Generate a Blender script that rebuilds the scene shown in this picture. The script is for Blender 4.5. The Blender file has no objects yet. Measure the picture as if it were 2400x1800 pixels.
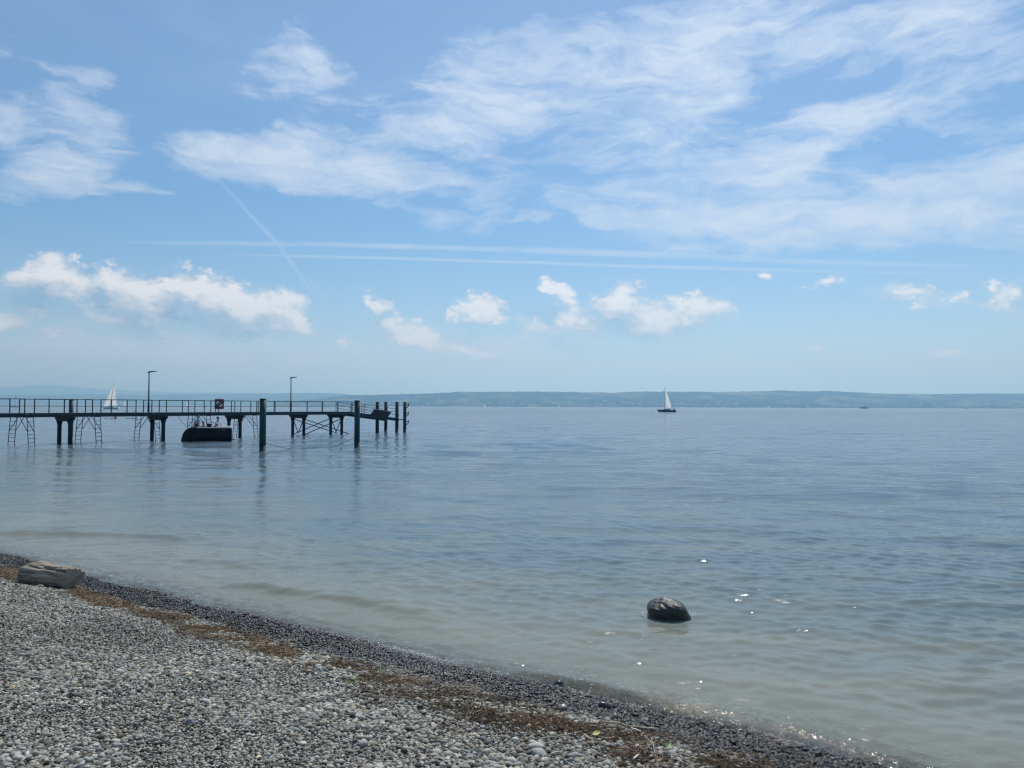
import bpy, bmesh, math, random
import numpy as np
from mathutils import Vector, Matrix, Euler

R = math.radians
rnd = random.Random(7)
rng = np.random.default_rng(11)
scene = bpy.context.scene
COL = scene.collection

# ------------------------------------------------------------------ camera
EYE = 3.0            # metres above the lake
FPX = 1800.0         # focal length in pixels of the 2400 px wide photograph
PITCH, ROLL = R(1.67), R(0.2)
cam_data = bpy.data.cameras.new('camera')
cam_data.sensor_width = 36.0
cam_data.lens = 36.0 * FPX / 2400.0
cam_data.clip_start = 0.1
cam_data.clip_end = 120000.0
cam = bpy.data.objects.new('camera', cam_data)
COL.objects.link(cam)
CAM_ROT = Matrix.Rotation(R(90) + PITCH, 3, 'X') @ Matrix.Rotation(ROLL, 3, 'Z')
cam.matrix_world = Matrix.Translation((0, 0, EYE)) @ CAM_ROT.to_4x4()
scene.camera = cam

# ------------------------------------------------------------------ light
SUN_EL, SUN_AZ = 51.0, 16.0
SKY_STRENGTH = 0.095
SUN_STRENGTH = 4.5
EXPOSURE = 0.0
scene.view_settings.view_transform = 'Standard'
scene.view_settings.look = 'None'
scene.view_settings.exposure = EXPOSURE
scene.view_settings.gamma = 1.0
scene.view_settings.use_curve_mapping = False

sun_data = bpy.data.lights.new('sun', 'SUN')
sun_data.energy = SUN_STRENGTH
sun_data.angle = R(0.53)
sun_data.color = (1.0, 0.965, 0.915)
sun = bpy.data.objects.new('sun', sun_data)
COL.objects.link(sun)
sdir = Vector((math.cos(R(SUN_EL)) * math.sin(R(SUN_AZ)), math.cos(R(SUN_EL)) * math.cos(R(SUN_AZ)), math.sin(R(SUN_EL))))
sun.rotation_euler = (-sdir).to_track_quat('-Z', 'Y').to_euler()
sun.location = (0, 0, 40)

try:
    cy = scene.cycles
    cy.use_denoising = True
    cy.use_adaptive_sampling = False
    cy.filter_width = 1.3
    cy.max_bounces = 8
    cy.diffuse_bounces = 2
    cy.glossy_bounces = 3
    cy.transparent_max_bounces = 12
    cy.volume_bounces = 0
    cy.sample_clamp_indirect = 4.0
    cy.caustics_reflective = False
    cy.caustics_refractive = False
except Exception:
    pass


def pix_dir(px, py):
    """world direction through a pixel of the 2400x1800 photograph"""
    v = CAM_ROT @ Vector(((px - 1200.0) / FPX, -(py - 900.0) / FPX, -1.0))
    return v


def on_water(px, py, z=0.0):
    v = pix_dir(px, py)
    t = (z - EYE) / v.z
    return Vector((v.x * t, v.y * t, z))


def at_depth(px, py, D):
    v = pix_dir(px, py)
    t = D / v.y
    return Vector((v.x * t, D, EYE + v.z * t))


# ---------------------------------------------------------------- node helpers
class NT:
    def __init__(self, tree):
        self.t = tree

    def new(self, kind, **kw):
        n = self.t.nodes.new(kind)
        for k, v in kw.items():
            setattr(n, k, v)
        return n

    def link(self, a, b):
        self.t.links.new(a, b)

    def setin(self, sock, v):
        if isinstance(v, bpy.types.NodeSocket):
            self.link(v, sock)
        elif v is not None:
            sock.default_value = v

    def math(self, op, a, b=None, c=None, clamp=False):
        n = self.new('ShaderNodeMath', operation=op, use_clamp=clamp)
        self.setin(n.inputs[0], a)
        if b is not None:
            self.setin(n.inputs[1], b)
        if c is not None:
            self.setin(n.inputs[2], c)
        return n.outputs[0]

    def vmath(self, op, a, b=None, c=None):
        n = self.new('ShaderNodeVectorMath', operation=op)
        self.setin(n.inputs[0], a)
        if b is not None:
            self.setin(n.inputs[1], b)
        if c is not None:
            self.setin(n.inputs[2], c)
        return n.outputs[0]

    def scale(self, v, s):
        n = self.new('ShaderNodeVectorMath', operation='SCALE')
        self.setin(n.inputs[0], v)
        self.setin(n.inputs['Scale'], s)
        return n.outputs[0]

    def mapping(self, v, loc=(0, 0, 0), rot=(0, 0, 0), scale=(1, 1, 1), kind='POINT'):
        n = self.new('ShaderNodeMapping', vector_type=kind)
        self.setin(n.inputs['Vector'], v)
        n.inputs['Location'].default_value = loc
        n.inputs['Rotation'].default_value = rot
        n.inputs['Scale'].default_value = scale
        return n.outputs[0]

    def noise(self, v, scale=5.0, detail=4.0, rough=0.5, dist=0.0, color=False, lac=2.0):
        n = self.new('ShaderNodeTexNoise')
        self.setin(n.inputs['Vector'], v)
        self.setin(n.inputs['Scale'], scale)
        n.inputs['Detail'].default_value = detail
        n.inputs['Roughness'].default_value = rough
        n.inputs['Lacunarity'].default_value = lac
        n.inputs['Distortion'].default_value = dist
        return n.outputs['Color' if color else 'Fac']

    def ramp(self, fac, stops, interp='LINEAR'):
        n = self.new('ShaderNodeValToRGB')
        n.color_ramp.interpolation = interp
        el = n.color_ramp.elements
        while len(el) < len(stops):
            el.new(0.5)
        for e, (p, c) in zip(el, stops):
            e.position = p
            e.color = (c[0], c[1], c[2], 1) if not isinstance(c, (int, float)) else (c, c, c, 1)
        self.setin(n.inputs[0], fac)
        return n.outputs[0]

    def maprange(self, v, a, b, c, d, smooth=False):
        n = self.new('ShaderNodeMapRange')
        n.interpolation_type = 'SMOOTHSTEP' if smooth else 'LINEAR'
        n.clamp = True
        self.setin(n.inputs['Value'], v)
        for key, val in (('From Min', a), ('From Max', b), ('To Min', c), ('To Max', d)):
            self.setin(n.inputs[key], val)
        return n.outputs[0]

    def mix(self, f, a, b, blend='MIX'):
        n = self.new('ShaderNodeMix', data_type='RGBA', blend_type=blend)
        n.clamp_factor = True
        self.setin(n.inputs[0], f)
        self.setin(n.inputs[6], (*a, 1) if isinstance(a, tuple) and len(a) == 3 else a)
        self.setin(n.inputs[7], (*b, 1) if isinstance(b, tuple) and len(b) == 3 else b)
        return n.outputs[2]

    def sep(self, v):
        n = self.new('ShaderNodeSeparateXYZ')
        self.setin(n.inputs[0], v)
        return n.outputs

    def comb(self, x, y, z):
        n = self.new('ShaderNodeCombineXYZ')
        for i, s in enumerate((x, y, z)):
            self.setin(n.inputs[i], s)
        return n.outputs[0]


# ------------------------------------------------------------------- world sky
world = bpy.data.worlds.new('World')
scene.world = world
world.use_nodes = True
wt = world.node_tree
wt.nodes.clear()
W = NT(wt)
w_out = W.new('ShaderNodeOutputWorld')
w_bg = W.new('ShaderNodeBackground')
w_bg.inputs['Strength'].default_value = SKY_STRENGTH
W.link(w_bg.outputs[0], w_out.inputs[0])
sky = W.new('ShaderNodeTexSky', sky_type='NISHITA')
sky.sun_disc = False
sky.sun_elevation = R(SUN_EL)
sky.sun_rotation = R(SUN_AZ)
sky.altitude = 400.0
sky.air_density = 1.0
sky.dust_density = 0.4
sky.ozone_density = 3.0
wtc = W.new('ShaderNodeTexCoord')
dvec = wtc.outputs['Generated']
dx, dy, dz = W.sep(dvec)
# tangent plane straight ahead: hundredths of the photograph's pixels
U = W.math('DIVIDE', dx, W.math('MAXIMUM', dy, 0.05))
V = W.math('DIVIDE', dz, W.math('MAXIMUM', dy, 0.05))
flat = W.comb(U, V, 0.0)
n3 = W.vmath('MULTIPLY', dvec, (1.0, 1.0, 1.7))

DISP = 2400.0 / 2212.0


def uv_of(px, py):
    v = pix_dir(px * DISP, py * DISP)
    return v.x / v.y, v.z / v.y


def ellipse(vec, cx, cy, rx, ry, ang, weight):
    u, v = uv_of(cx, cy)
    k = DISP / FPX
    m = W.mapping(vec, (u, v, 0), (0, 0, R(ang)), (rx * k, ry * k, 1.0), 'TEXTURE')
    g = W.new('ShaderNodeTexGradient', gradient_type='SPHERICAL')
    W.link(m, g.inputs[0])
    return W.math('MULTIPLY', g.outputs['Fac'], weight)


# ---- warped coordinates
warp_lo = W.noise(n3, 5.0, 6, 0.58, color=True)
warp_lo = W.vmath('SUBTRACT', warp_lo, (0.5, 0.5, 0.5))
flat_w = W.vmath('MULTIPLY_ADD', warp_lo, (0.24, 0.12, 0.0), flat)

CIRRUS = [
    (30, 115, 90, 60, 0, .45), (165, 190, 110, 60, -10, .65),
    (110, 300, 240, 100, -12, 1.2), (70, 385, 210, 65, 8, 1.2), (280, 400, 110, 20, -5, .55),
    (640, 130, 190, 120, 10, .75), (560, 180, 230, 90, 0, .40),
    (800, 285, 290, 80, 6, 1.2), (600, 345, 280, 75, -6, 1.15), (790, 400, 250, 60, -6, 1.2),
    (960, 310, 150, 60, 0, .75), (1050, 440, 90, 70, 20, .55), (1120, 490, 150, 18, 4, .45),
    (950, 485, 80, 30, -10, .45),
    (1300, 190, 520, 190, 18, .75), (1620, 90, 700, 190, 10, .75), (1980, 50, 500, 140, 5, .70),
    (1500, 350, 470, 95, 14, .85), (1760, 320, 420, 90, 24, .75), (2060, 210, 360, 55, 22, .80),
    (1450, 472, 250, 30, -8, .90), (1750, 485, 470, 75, 2, 1.25), (2000, 430, 430, 85, 6, 1.1),
    (2160, 490, 320, 70, -8, 1.2), (2120, 330, 330, 110, 18, .75), (1315, 50, 60, 32, 0, .5),
    (350, 738, 520, 46, 0, .75), (950, 748, 420, 46, -2, .75), (1400, 715, 380, 36, 0, .55),
    (1050, 170, 260, 150, -25, .45), (1250, 265, 300, 60, 10, .65), (1560, 230, 220, 40, 30, .4),
]
acc = None
for e in CIRRUS:
    s = ellipse(flat_w, e[0], e[1], e[2] * 1.05, e[3] * 1.06, e[4], e[5] * .92)
    acc = s if acc is None else W.math('ADD', acc, s)
# the same kind of cloud goes on outside the frame
out_lo = W.noise(n3, 2.6, 3, 0.55)
out_m = W.maprange(out_lo, 0.46, 0.70, 0.0, 0.75, True)
outside = W.math('MAXIMUM', W.maprange(W.math('ABSOLUTE', U), 0.68, 0.95, 0, 1, True),
                 W.maprange(dz, 0.46, 0.60, 0, 1, True))
outside = W.math('MULTIPLY', outside, W.maprange(dz, 0.06, 0.2, 0, 1, True))
acc = W.math('ADD', acc, W.math('MULTIPLY', outside, out_m))
# streaky texture, stretched up to the right
st_vec = W.mapping(W.vmath('MULTIPLY_ADD', warp_lo, (0.16, 0.16, 0.16), n3), (0, 0, 0), (0, R(-16), 0), (1.0, 1.0, 2.0))
st_a = W.noise(st_vec, 7.0, 9, 0.58, 0.55)
st_b = W.noise(W.vmath('ADD', st_vec, (3.1, 1.7, 0.4)), 22.0, 7, 0.60, 0.5)
st = W.math('ADD', W.math('MULTIPLY', st_a, 0.72), W.math('MULTIPLY', st_b, 0.28))
acc_s = W.math('MULTIPLY', W.math('SUBTRACT', 1.0, W.math('POWER', 2.718, W.math('MULTIPLY', acc, -1.25))), 0.92)
cir = W.math('MULTIPLY_ADD', W.math('SUBTRACT', st, 0.5), 3.3, acc_s)
fil_v = W.mapping(W.vmath('MULTIPLY_ADD', warp_lo, (0.12, 0.12, 0.12), n3), (0, 0, 0), (0, R(-20), 0), (0.8, 1.0, 4.2))
fil = W.noise(fil_v, 9.0, 6, 0.55, 0.25)
fil = W.math('SUBTRACT', 1.0, W.math('MULTIPLY', W.math('ABSOLUTE', W.math('SUBTRACT', fil, 0.5)), 5.5), clamp=True)
cir = W.math('MULTIPLY_ADD', W.math('MULTIPLY', fil, fil), 0.16, W.math('SUBTRACT', cir, 0.07))
cir = W.math('MULTIPLY', cir, W.maprange(acc, 0.0, 0.35, 0.0, 1.0, True))
cir_a = W.maprange(cir, -0.02, 1.0, 0.0, 1.0, False)
veil = W.maprange(W.noise(st_vec, 3.0, 6, 0.6), 0.40, 0.78, 0.17, 0.28, True)
veil = W.math('MULTIPLY', veil, W.maprange(dz, 0.20, 0.42, 0.25, 1.0, True))
cir_a = W.math('MAXIMUM', W.math('MULTIPLY', cir_a, 0.95), veil)

# ---- contrails
con_w = W.vmath('MULTIPLY_ADD', warp_lo, (0.02, 0.007, 0.0), flat)
CONTRAILS = [
    (560, 528, 330, 6, -0.9, .55), (900, 534, 420, 7, -1.3, .75), (1300, 546, 430, 9, -1.6, .75), (1750, 565, 420, 7, -1.8, .6),
    (760, 557, 300, 4, -1.0, .6), (1050, 565, 420, 4.5, -1.6, .8), (1450, 577, 420, 4.5, -1.3, .75), (1820, 588, 300, 4, -1.2, .4),
    (505, 425, 80, 4, -48, .25), (560, 490, 95, 4.5, -47, .5), (605, 540, 80, 5, -53, .5), (645, 590, 80, 5, -56, .35), (690, 632, 60, 4, -50, .2),
]
con = None
for e in CONTRAILS:
    s = ellipse(con_w, *e[:5], 1.0)
    s = W.math('MULTIPLY', W.math('POWER', s, 0.55), e[5])
    con = s if con is None else W.math('MAXIMUM', con, s)
con = W.math('MULTIPLY', con, W.maprange(st_b, 0.3, 0.6, 0.55, 1.0))
con = W.math('MULTIPLY', con, 0.85, clamp=True)

# ---- cumulus near the horizon, evaluated twice for its own shading
CUMULUS = [
    (90, 605, 75, 40, 0, 1), (160, 622, 100, 48, -8, 1), (240, 615, 75, 46, 0, 1), (300, 645, 135, 56, -18, 1),
    (385, 625, 80, 45, 0, 1), (440, 645, 110, 52, -22, 1), (510, 668, 110, 50, -22, 1), (590, 675, 90, 42, -16, 1),
    (635, 692, 62, 30, -30, .9), (215, 668, 230, 46, -4, .66), (430, 690, 230, 36, -6, .64), (120, 640, 110, 50, 0, .7), (250, 690, 190, 32, -6, .75), (95, 675, 70, 26, 0, .62), (15, 702, 85, 22, 0, .8),
    (130, 715, 120, 18, 0, .6), (350, 722, 130, 16, 0, .62), (530, 705, 120, 20, -5, .7),
    (1045, 672, 62, 32, -6, 1), (825, 652, 62, 20, -28, .68), (930, 730, 125, 32, -8, .78), (990, 750, 95, 26, -14, .72),
    (800, 745, 110, 16, -10, .5),
    (1205, 640, 72, 22, -36, .8), (1335, 655, 62, 46, 10, .95), (1395, 690, 135, 42, -6, .95), (1385, 712, 95, 30, 0, .95),
    (1510, 675, 105, 38, 4, .9), (1250, 695, 80, 40, -20, .75), (1180, 702, 100, 22, -5, .65), (1205, 740, 85, 20, -12, .6),
    (1790, 612, 60, 16, 10, .58), (1960, 640, 80, 24, -14, .72), (2065, 652, 90, 24, 6, .68), (2175, 650, 80, 44, 0, .72),
    (1657, 602, 18, 9, 0, .7), (1760, 750, 40, 9, 0, .6), (2035, 765, 85, 13, -3, .62), (1940, 640, 50, 12, 10, .55),
]
cwarp = W.vmath('SUBTRACT', W.noise(n3, 15.0, 4, 0.6, color=True), (0.5, 0.5, 0.5))
bill_vec = W.vmath('MULTIPLY_ADD', cwarp, (0.012, 0.012, 0.012), n3)


def cumulus(off):
    fl = W.vmath('MULTIPLY_ADD', cwarp, (0.075, 0.05, 0.0), W.vmath('ADD', flat, (off[0], off[1], 0)))
    a = None
    for e in CUMULUS:
        s = ellipse(fl, e[0], e[1], e[2] * 1.32, e[3] * 1.42, e[4], e[5] * (1.04 if e[0] < 760 else .90))
        a = s if a is None else W.math('MAXIMUM', a, s)
    nb = W.noise(W.vmath('ADD', bill_vec, (off[0], 0, off[1] * 1.7)), 40.0, 10, 0.62)
    nl = W.noise(W.vmath('ADD', bill_vec, (off[0], 0, off[1] * 1.7)), 16.0, 3, 0.5)
    nn = W.math('MULTIPLY_ADD', W.math('ABSOLUTE', W.math('SUBTRACT', nb, 0.5)), 1.6, W.math('MULTIPLY', nb, 0.9))
    nn = W.math('MULTIPLY_ADD', nl, 0.9, nn)
    return W.math('MULTIPLY_ADD', W.math('SUBTRACT', nn, 1.06), 0.95, a), a


c0, c0m = cumulus((0, 0))
c1, c1m = cumulus((0.010, 0.030))        # a little towards the sun
cum_mask = W.maprange(c0m, 0.0, 0.10, 0, 1, True)
lit = W.maprange(W.math('SUBTRACT', c0, c1), -0.50, 0.62, 0.0, 1.0, False)
cum_a = W.math('MULTIPLY', W.maprange(c0, 0.02, W.maprange(lit, .2, .7, .72, .46), 0, 1, True), cum_mask)

# ---- colours (radiance divided by the background strength)
K = 1.0 / SKY_STRENGTH


def kc(r, g, b):
    return (r * K, g * K, b * K, 1)


base = sky.outputs[0]
hs = W.new('ShaderNodeHueSaturation')
W.link(base, hs.inputs['Color'])
hs.inputs['Saturation'].default_value = 1.30
hs.inputs['Value'].default_value = 1.0
base = hs.outputs[0]
# thin pale layer of moist air low over the lake, all round the horizon
low = W.math('POWER', 2.718, W.math('MULTIPLY', W.math('MAXIMUM', dz, 0.0), -12.5))
low = W.math('MULTIPLY', low, W.maprange(W.noise(W.vmath('MULTIPLY', dvec, (1, 1, 6)), 3.0, 4, .55), .3, .7, .86, 1.0))
base = W.mix(low, base, kc(.42, .58, .79))
c_ci = W.mix(cir_a, base, kc(.62, .715, .85))
c_co = W.mix(con, c_ci, kc(.56, .69, .87))
cu_col = W.mix(lit, kc(.15, .26, .44), kc(.95, .96, .97))
c_cu = W.mix(W.math('MULTIPLY', cum_a, W.maprange(dz, .05, .14, .50, .90)), c_co, cu_col)
W.link(c_cu, w_bg.inputs['Color'])
try:
    world.cycles.sampling_method = 'MANUAL'
    world.cycles.sample_map_resolution = 1024
except Exception:
    pass


# ------------------------------------------------------------------- materials
def mat(name):
    m = bpy.data.materials.new(name)
    m.use_nodes = True
    m.node_tree.nodes.clear()
    n = NT(m.node_tree)
    out = n.new('ShaderNodeOutputMaterial')
    return m, n, out


def simple(name, col, rough=0.6, metal=0.0, var=0.25, scale=6.0, bump=0.0, col2=None, spec=0.5, stretch=(1, 1, 1)):
    m, n, out = mat(name)
    b = n.new('ShaderNodeBsdfPrincipled')
    tc = n.new('ShaderNodeTexCoord')
    v = n.mapping(tc.outputs['Object'], scale=stretch)
    f = n.noise(v, scale, 6, 0.6, 0.2)
    c2 = col2 or tuple(max(0.0, c * (1 - var)) for c in col)
    c1 = tuple(min(1.0, c * (1 + var * 0.5)) for c in col)
    n.setin(b.inputs['Base Color'], n.mix(n.maprange(f, .3, .7, 0, 1), c2, c1))
    b.inputs['Metallic'].default_value = metal
    b.inputs['Specular IOR Level'].default_value = spec
    n.setin(b.inputs['Roughness'], n.maprange(f, .3, .7, rough * .85, min(1, rough * 1.15)))
    if bump:
        bp = n.new('ShaderNodeBump')
        bp.inputs['Distance'].default_value = bump
        bp.inputs['Strength'].default_value = 0.7
        n.link(n.noise(v, scale * 3, 6, .6), bp.inputs['Height'])
        n.link(bp.outputs[0], b.inputs['Normal'])
    n.link(b.outputs[0], out.inputs[0])
    return m


M = {}
M['steel'] = simple('painted steel', (.014, .040, .055), .6, 0, .35, 2.5, spec=.25)
M['pile'] = simple('pile steel', (.010, .028, .040), .6, 0, .45, 1.8, .004, spec=.25)
M['green_post'] = simple('green post', (.014, .060, .066), .6, 0, .5, 1.3, .004, stretch=(1, 1, .35), spec=.25)
M['deck'] = simple('deck boards', (.20, .17, .14), .8, 0, .4, 8, .003)
M['galv'] = simple('grey metal', (.25, .27, .28), .45, .6, .2, 5)
M['hull_black'] = simple('black hull', (.0035, .005, .012), .5, 0, .2, 3, spec=.12)
M['rub'] = simple('rubbing strake', (.46, .47, .49), .5)
M['white_gel'] = simple('white gelcoat', (.72, .73, .74), .35, 0, .08, 3)
M['navy'] = simple('navy hull', (.02, .05, .10), .35, 0, .2, 2)
M['sail'] = simple('sailcloth', (.80, .79, .76), .8, 0, .06, 1.0)
m, n, out = mat('sailcloth')
d1 = n.new('ShaderNodeBsdfDiffuse')
d2 = n.new('ShaderNodeBsdfTranslucent')
tcs = n.new('ShaderNodeTexCoord')
cs = n.mix(n.noise(tcs.outputs['Object'], .5, 4, .6), (.74, .73, .70), (.84, .83, .80))
n.link(cs, d1.inputs[0])
n.link(cs, d2.inputs[0])
mx_ = n.new('ShaderNodeMixShader')
mx_.inputs[0].default_value = .55
n.link(d1.outputs[0], mx_.inputs[1])
n.link(d2.outputs[0], mx_.inputs[2])
n.link(mx_.outputs[0], out.inputs[0])
M['sail'] = m
M['wood_boat'] = simple('teak', (.22, .12, .06), .6)
M['mast'] = simple('mast', (.18, .19, .2), .4, .5)
M['skin'] = simple('skin', (.36, .20, .14), .55, 0, .1, 8)
M['hair'] = simple('hair', (.02, .014, .01), .6)
M['shirt_white'] = simple('white shirt', (.88, .88, .90), .85, 0, .08, 12)
M['shirt_blue'] = simple('pale blue shirt', (.42, .55, .72), .85, 0, .1, 12)
M['shirt_grey'] = simple('grey shirt', (.42, .44, .38), .85, 0, .15, 12)
M['trousers'] = simple('dark trousers', (.02, .025, .05), .85)
M['swim'] = simple('swim wear', (.03, .04, .06), .7)
M['red'] = simple('maroon housing', (.13, .018, .03), .5, 0, .25, 5)
M['ring_white'] = simple('ring white', (.75, .73, .70), .6, 0, .1, 6)
M['ring_red'] = simple('ring red', (.16, .02, .03), .6)
M['rope'] = simple('rope', (.12, .12, .11), .9)
M['board'] = simple('paddle board', (.05, .07, .10), .5)
M['paddle'] = simple('paddle shaft', (.03, .03, .03), .5)
M['lamp_glass'] = simple('lamp glass', (.4, .42, .42), .2)
M['house_white'] = simple('render white', (.75, .74, .70), .85, 0, .08, .1)
M['house_roof'] = simple('roof tiles', (.26, .11, .07), .85, 0, .25, .2)
M['bird'] = simple('dark feathers', (.03, .03, .035), .8)
M['leaf'] = simple('green leaf', (.07, .16, .03), .55, 0, .4, 20)
M['leaf_dry'] = simple('dry leaf', (.26, .14, .05), .7, 0, .5, 25)
M['twig'] = simple('bleached twig', (.34, .29, .22), .85, 0, .45, 14, .001, stretch=(1, 1, 1))
M['twig_dark'] = simple('wet twig', (.06, .045, .035), .5, 0, .4, 14, .001)
M['bone'] = simple('pale stone', (.72, .69, .62), .7, 0, .15, 20, .001)


# ------------------------------------------------------------------- mesh helpers
class MB:
    def __init__(self):
        self.v, self.f = [], []

    def add(self, vs, fs):
        o = len(self.v)
        self.v += [tuple(p) for p in vs]
        self.f += [tuple(i + o for i in f) for f in fs]
        return self

    def box(self, c, s, rot=None, bevel=0.0):
        hx, hy, hz = s[0] / 2, s[1] / 2, s[2] / 2
        if bevel <= 0:
            vs = [Vector((sx * hx, sy * hy, sz * hz)) for sz in (-1, 1) for sy in (-1, 1) for sx in (-1, 1)]
            fs = [(0, 2, 3, 1), (4, 5, 7, 6), (0, 1, 5, 4), (2, 6, 7, 3), (0, 4, 6, 2), (1, 3, 7, 5)]
        else:
            bm = bmesh.new()
            bmesh.ops.create_cube(bm, size=1.0, matrix=Matrix.Diagonal((s[0], s[1], s[2], 1)))
            bmesh.ops.bevel(bm, geom=bm.edges[:], offset=bevel, segments=2, affect='EDGES', profile=.5)
            bm.verts.index_update()
            vs = [v.co.copy() for v in bm.verts]
            fs = [tuple(v.index for v in f.verts) for f in bm.faces]
            bm.free()
        if rot is not None:
            vs = [rot @ p for p in vs]
        c = Vector(c)
        return self.add([p + c for p in vs], fs)

    def bar(self, a, b, w, h, up=Vector((0, 0, 1))):
        """rectangular bar between two points"""
        a, b = Vector(a), Vector(b)
        d = (b - a).normalized()
        if abs(d.dot(up)) > .98:
            up = Vector((1, 0, 0))
        s = d.cross(up).normalized()
        t = s.cross(d).normalized()
        vs = []
        for p in (a, b):
            for (i, j) in ((-1, -1), (1, -1), (1, 1), (-1, 1)):
                vs.append(p + s * (i * w / 2) + t * (j * h / 2))
        return self.add(vs, [(3, 2, 1, 0), (4, 5, 6, 7), (0, 1, 5, 4), (1, 2, 6, 5), (2, 3, 7, 6), (3, 0, 4, 7)])

    def tube(self, pts, rad, n=8, cap=True):
        pts = [Vector(p) for p in pts]
        if not isinstance(rad, (list, tuple)):
            rad = [rad] * len(pts)
        vs, fs = [], []
        prev = None
        for i, p in enumerate(pts):
            d = (pts[min(i + 1, len(pts) - 1)] - pts[max(i - 1, 0)]).normalized()
            ref = prev if prev is not None else (Vector((0, 0, 1)) if abs(d.z) < .9 else Vector((1, 0, 0)))
            s = d.cross(ref).normalized() if prev is None else (prev - d * prev.dot(d)).normalized()
            prev = s
            t = d.cross(s).normalized()
            for k in range(n):
                a = 2 * math.pi * k / n
                vs.append(p + (s * math.cos(a) + t * math.sin(a)) * rad[i])
        for i in range(len(pts) - 1):
            for k in range(n):
                k2 = (k + 1) % n
                fs.append((i * n + k, i * n + k2, (i + 1) * n + k2, (i + 1) * n + k))
        if cap:
            fs.append(tuple(range(n - 1, -1, -1)))
            o = (len(pts) - 1) * n
            fs.append(tuple(range(o, o + n)))
        return self.add(vs, fs)

    def torus(self, c, R0, r0, axis_m=None, n=24, m=8, a0=0.0, a1=2 * math.pi):
        vs, fs = [], []
        full = abs(a1 - a0 - 2 * math.pi) < 1e-6
        N = n if full else n + 1
        for i in range(N):
            a = a0 + (a1 - a0) * i / n
            for j in range(m):
                b = 2 * math.pi * j / m
                p = Vector(((R0 + r0 * math.cos(b)) * math.cos(a), (R0 + r0 * math.cos(b)) * math.sin(a), r0 * math.sin(b)))
                if axis_m is not None:
                    p = axis_m @ p
                vs.append(p + Vector(c))
        for i in range(n if full else n):
            i2 = (i + 1) % N
            for j in range(m):
                j2 = (j + 1) % m
                fs.append((i * m + j, i2 * m + j, i2 * m + j2, i * m + j2))
        return self.add(vs, fs)

    def ball(self, c, s, sub=2):
        bm = bmesh.new()
        bmesh.ops.create_icosphere(bm, subdivisions=sub, radius=1.0)
        bm.verts.index_update()
        vs = [Vector((v.co.x * s[0], v.co.y * s[1], v.co.z * s[2])) + Vector(c) for v in bm.verts]
        fs = [tuple(v.index for v in f.verts) for f in bm.faces]
        bm.free()
        return self.add(vs, fs)

    def loft(self, rings, close=True, cap=True):
        """rings: equal length lists of points"""
        n = len(rings[0])
        vs, fs = [], []
        for r in rings:
            vs += [Vector(p) for p in r]
        for i in range(len(rings) - 1):
            for k in range(n if close else n - 1):
                k2 = (k + 1) % n
                fs.append((i * n + k, i * n + k2, (i + 1) * n + k2, (i + 1) * n + k))
        if cap and close:
            fs.append(tuple(range(n - 1, -1, -1)))
            o = (len(rings) - 1) * n
            fs.append(tuple(range(o, o + n)))
        return self.add(vs, fs)

    def build(self, name, material, parent=None, smooth=False, loc=None):
        me = bpy.data.meshes.new(name)
        me.from_pydata([tuple(p) for p in self.v], [], self.f)
        me.validate()
        if smooth:
            me.polygons.foreach_set('use_smooth', [True] * len(me.polygons))
        me.materials.append(material)
        me.update()
        o = bpy.data.objects.new(name, me)
        COL.objects.link(o)
        if parent is not None:
            o.parent = parent
        if loc is not None:
            o.location = loc
        return o


def tag(o, label=None, cat=None, group=None, kind=None):
    if label:
        o['label'] = label
    if cat:
        o['category'] = cat
    if group:
        o['group'] = group
    if kind:
        o['kind'] = kind
    return o


def empty(name, loc=(0, 0, 0), rz=0.0, label=None, cat=None, group=None):
    o = bpy.data.objects.new(name, None)
    o.empty_display_size = 0.2
    COL.objects.link(o)
    o.location = loc
    o.rotation_euler = (0, 0, rz)
    return tag(o, label, cat, group)


def copy_tree(o, parent=None):
    c = o.copy()
    COL.objects.link(c)
    if parent is not None:
        c.parent = parent
    for ch in list(o.children):
        copy_tree(ch, c)
    return c


# value noise on numpy arrays
_tab = rng.random((256, 256))


def vnoise(x, y):
    xi, yi = np.floor(x).astype(int), np.floor(y).astype(int)
    fx, fy = x - xi, y - yi
    fx, fy = fx * fx * (3 - 2 * fx), fy * fy * (3 - 2 * fy)
    a = _tab[xi % 256, yi % 256]
    b = _tab[(xi + 1) % 256, yi % 256]
    c = _tab[xi % 256, (yi + 1) % 256]
    d = _tab[(xi + 1) % 256, (yi + 1) % 256]
    return (a * (1 - fx) + b * fx) * (1 - fy) + (c * (1 - fx) + d * fx) * fy


def fbm(x, y, octv=4, g=0.5):
    s, a, t = 0, 1.0, 0
    for i in range(octv):
        s = s + a * vnoise(x * 2 ** i + 17.3 * i, y * 2 ** i + 9.1 * i)
        t += a
        a *= g
    return s / t


# ------------------------------------------------------------------- beach
SHN = np.array([0.68, 1.0]) / math.hypot(0.68, 1.0)     # points out to the lake
SHT = np.array([SHN[1], -SHN[0]])                       # along the shore
SH0 = 8.5 / math.hypot(0.68, 1.0)


def shore_d(x, y):
    """metres landward of the water line"""
    t = x * SHT[0] + y * SHT[1]
    d = SH0 - (x * SHN[0] + y * SHN[1])
    return d + 0.22 * (fbm(t * .35 + 40, t * 0 + 3.0, 3) - .5) * 2 * np.clip(1.4 - np.abs(d) * .1, 0.2, 1)


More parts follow.
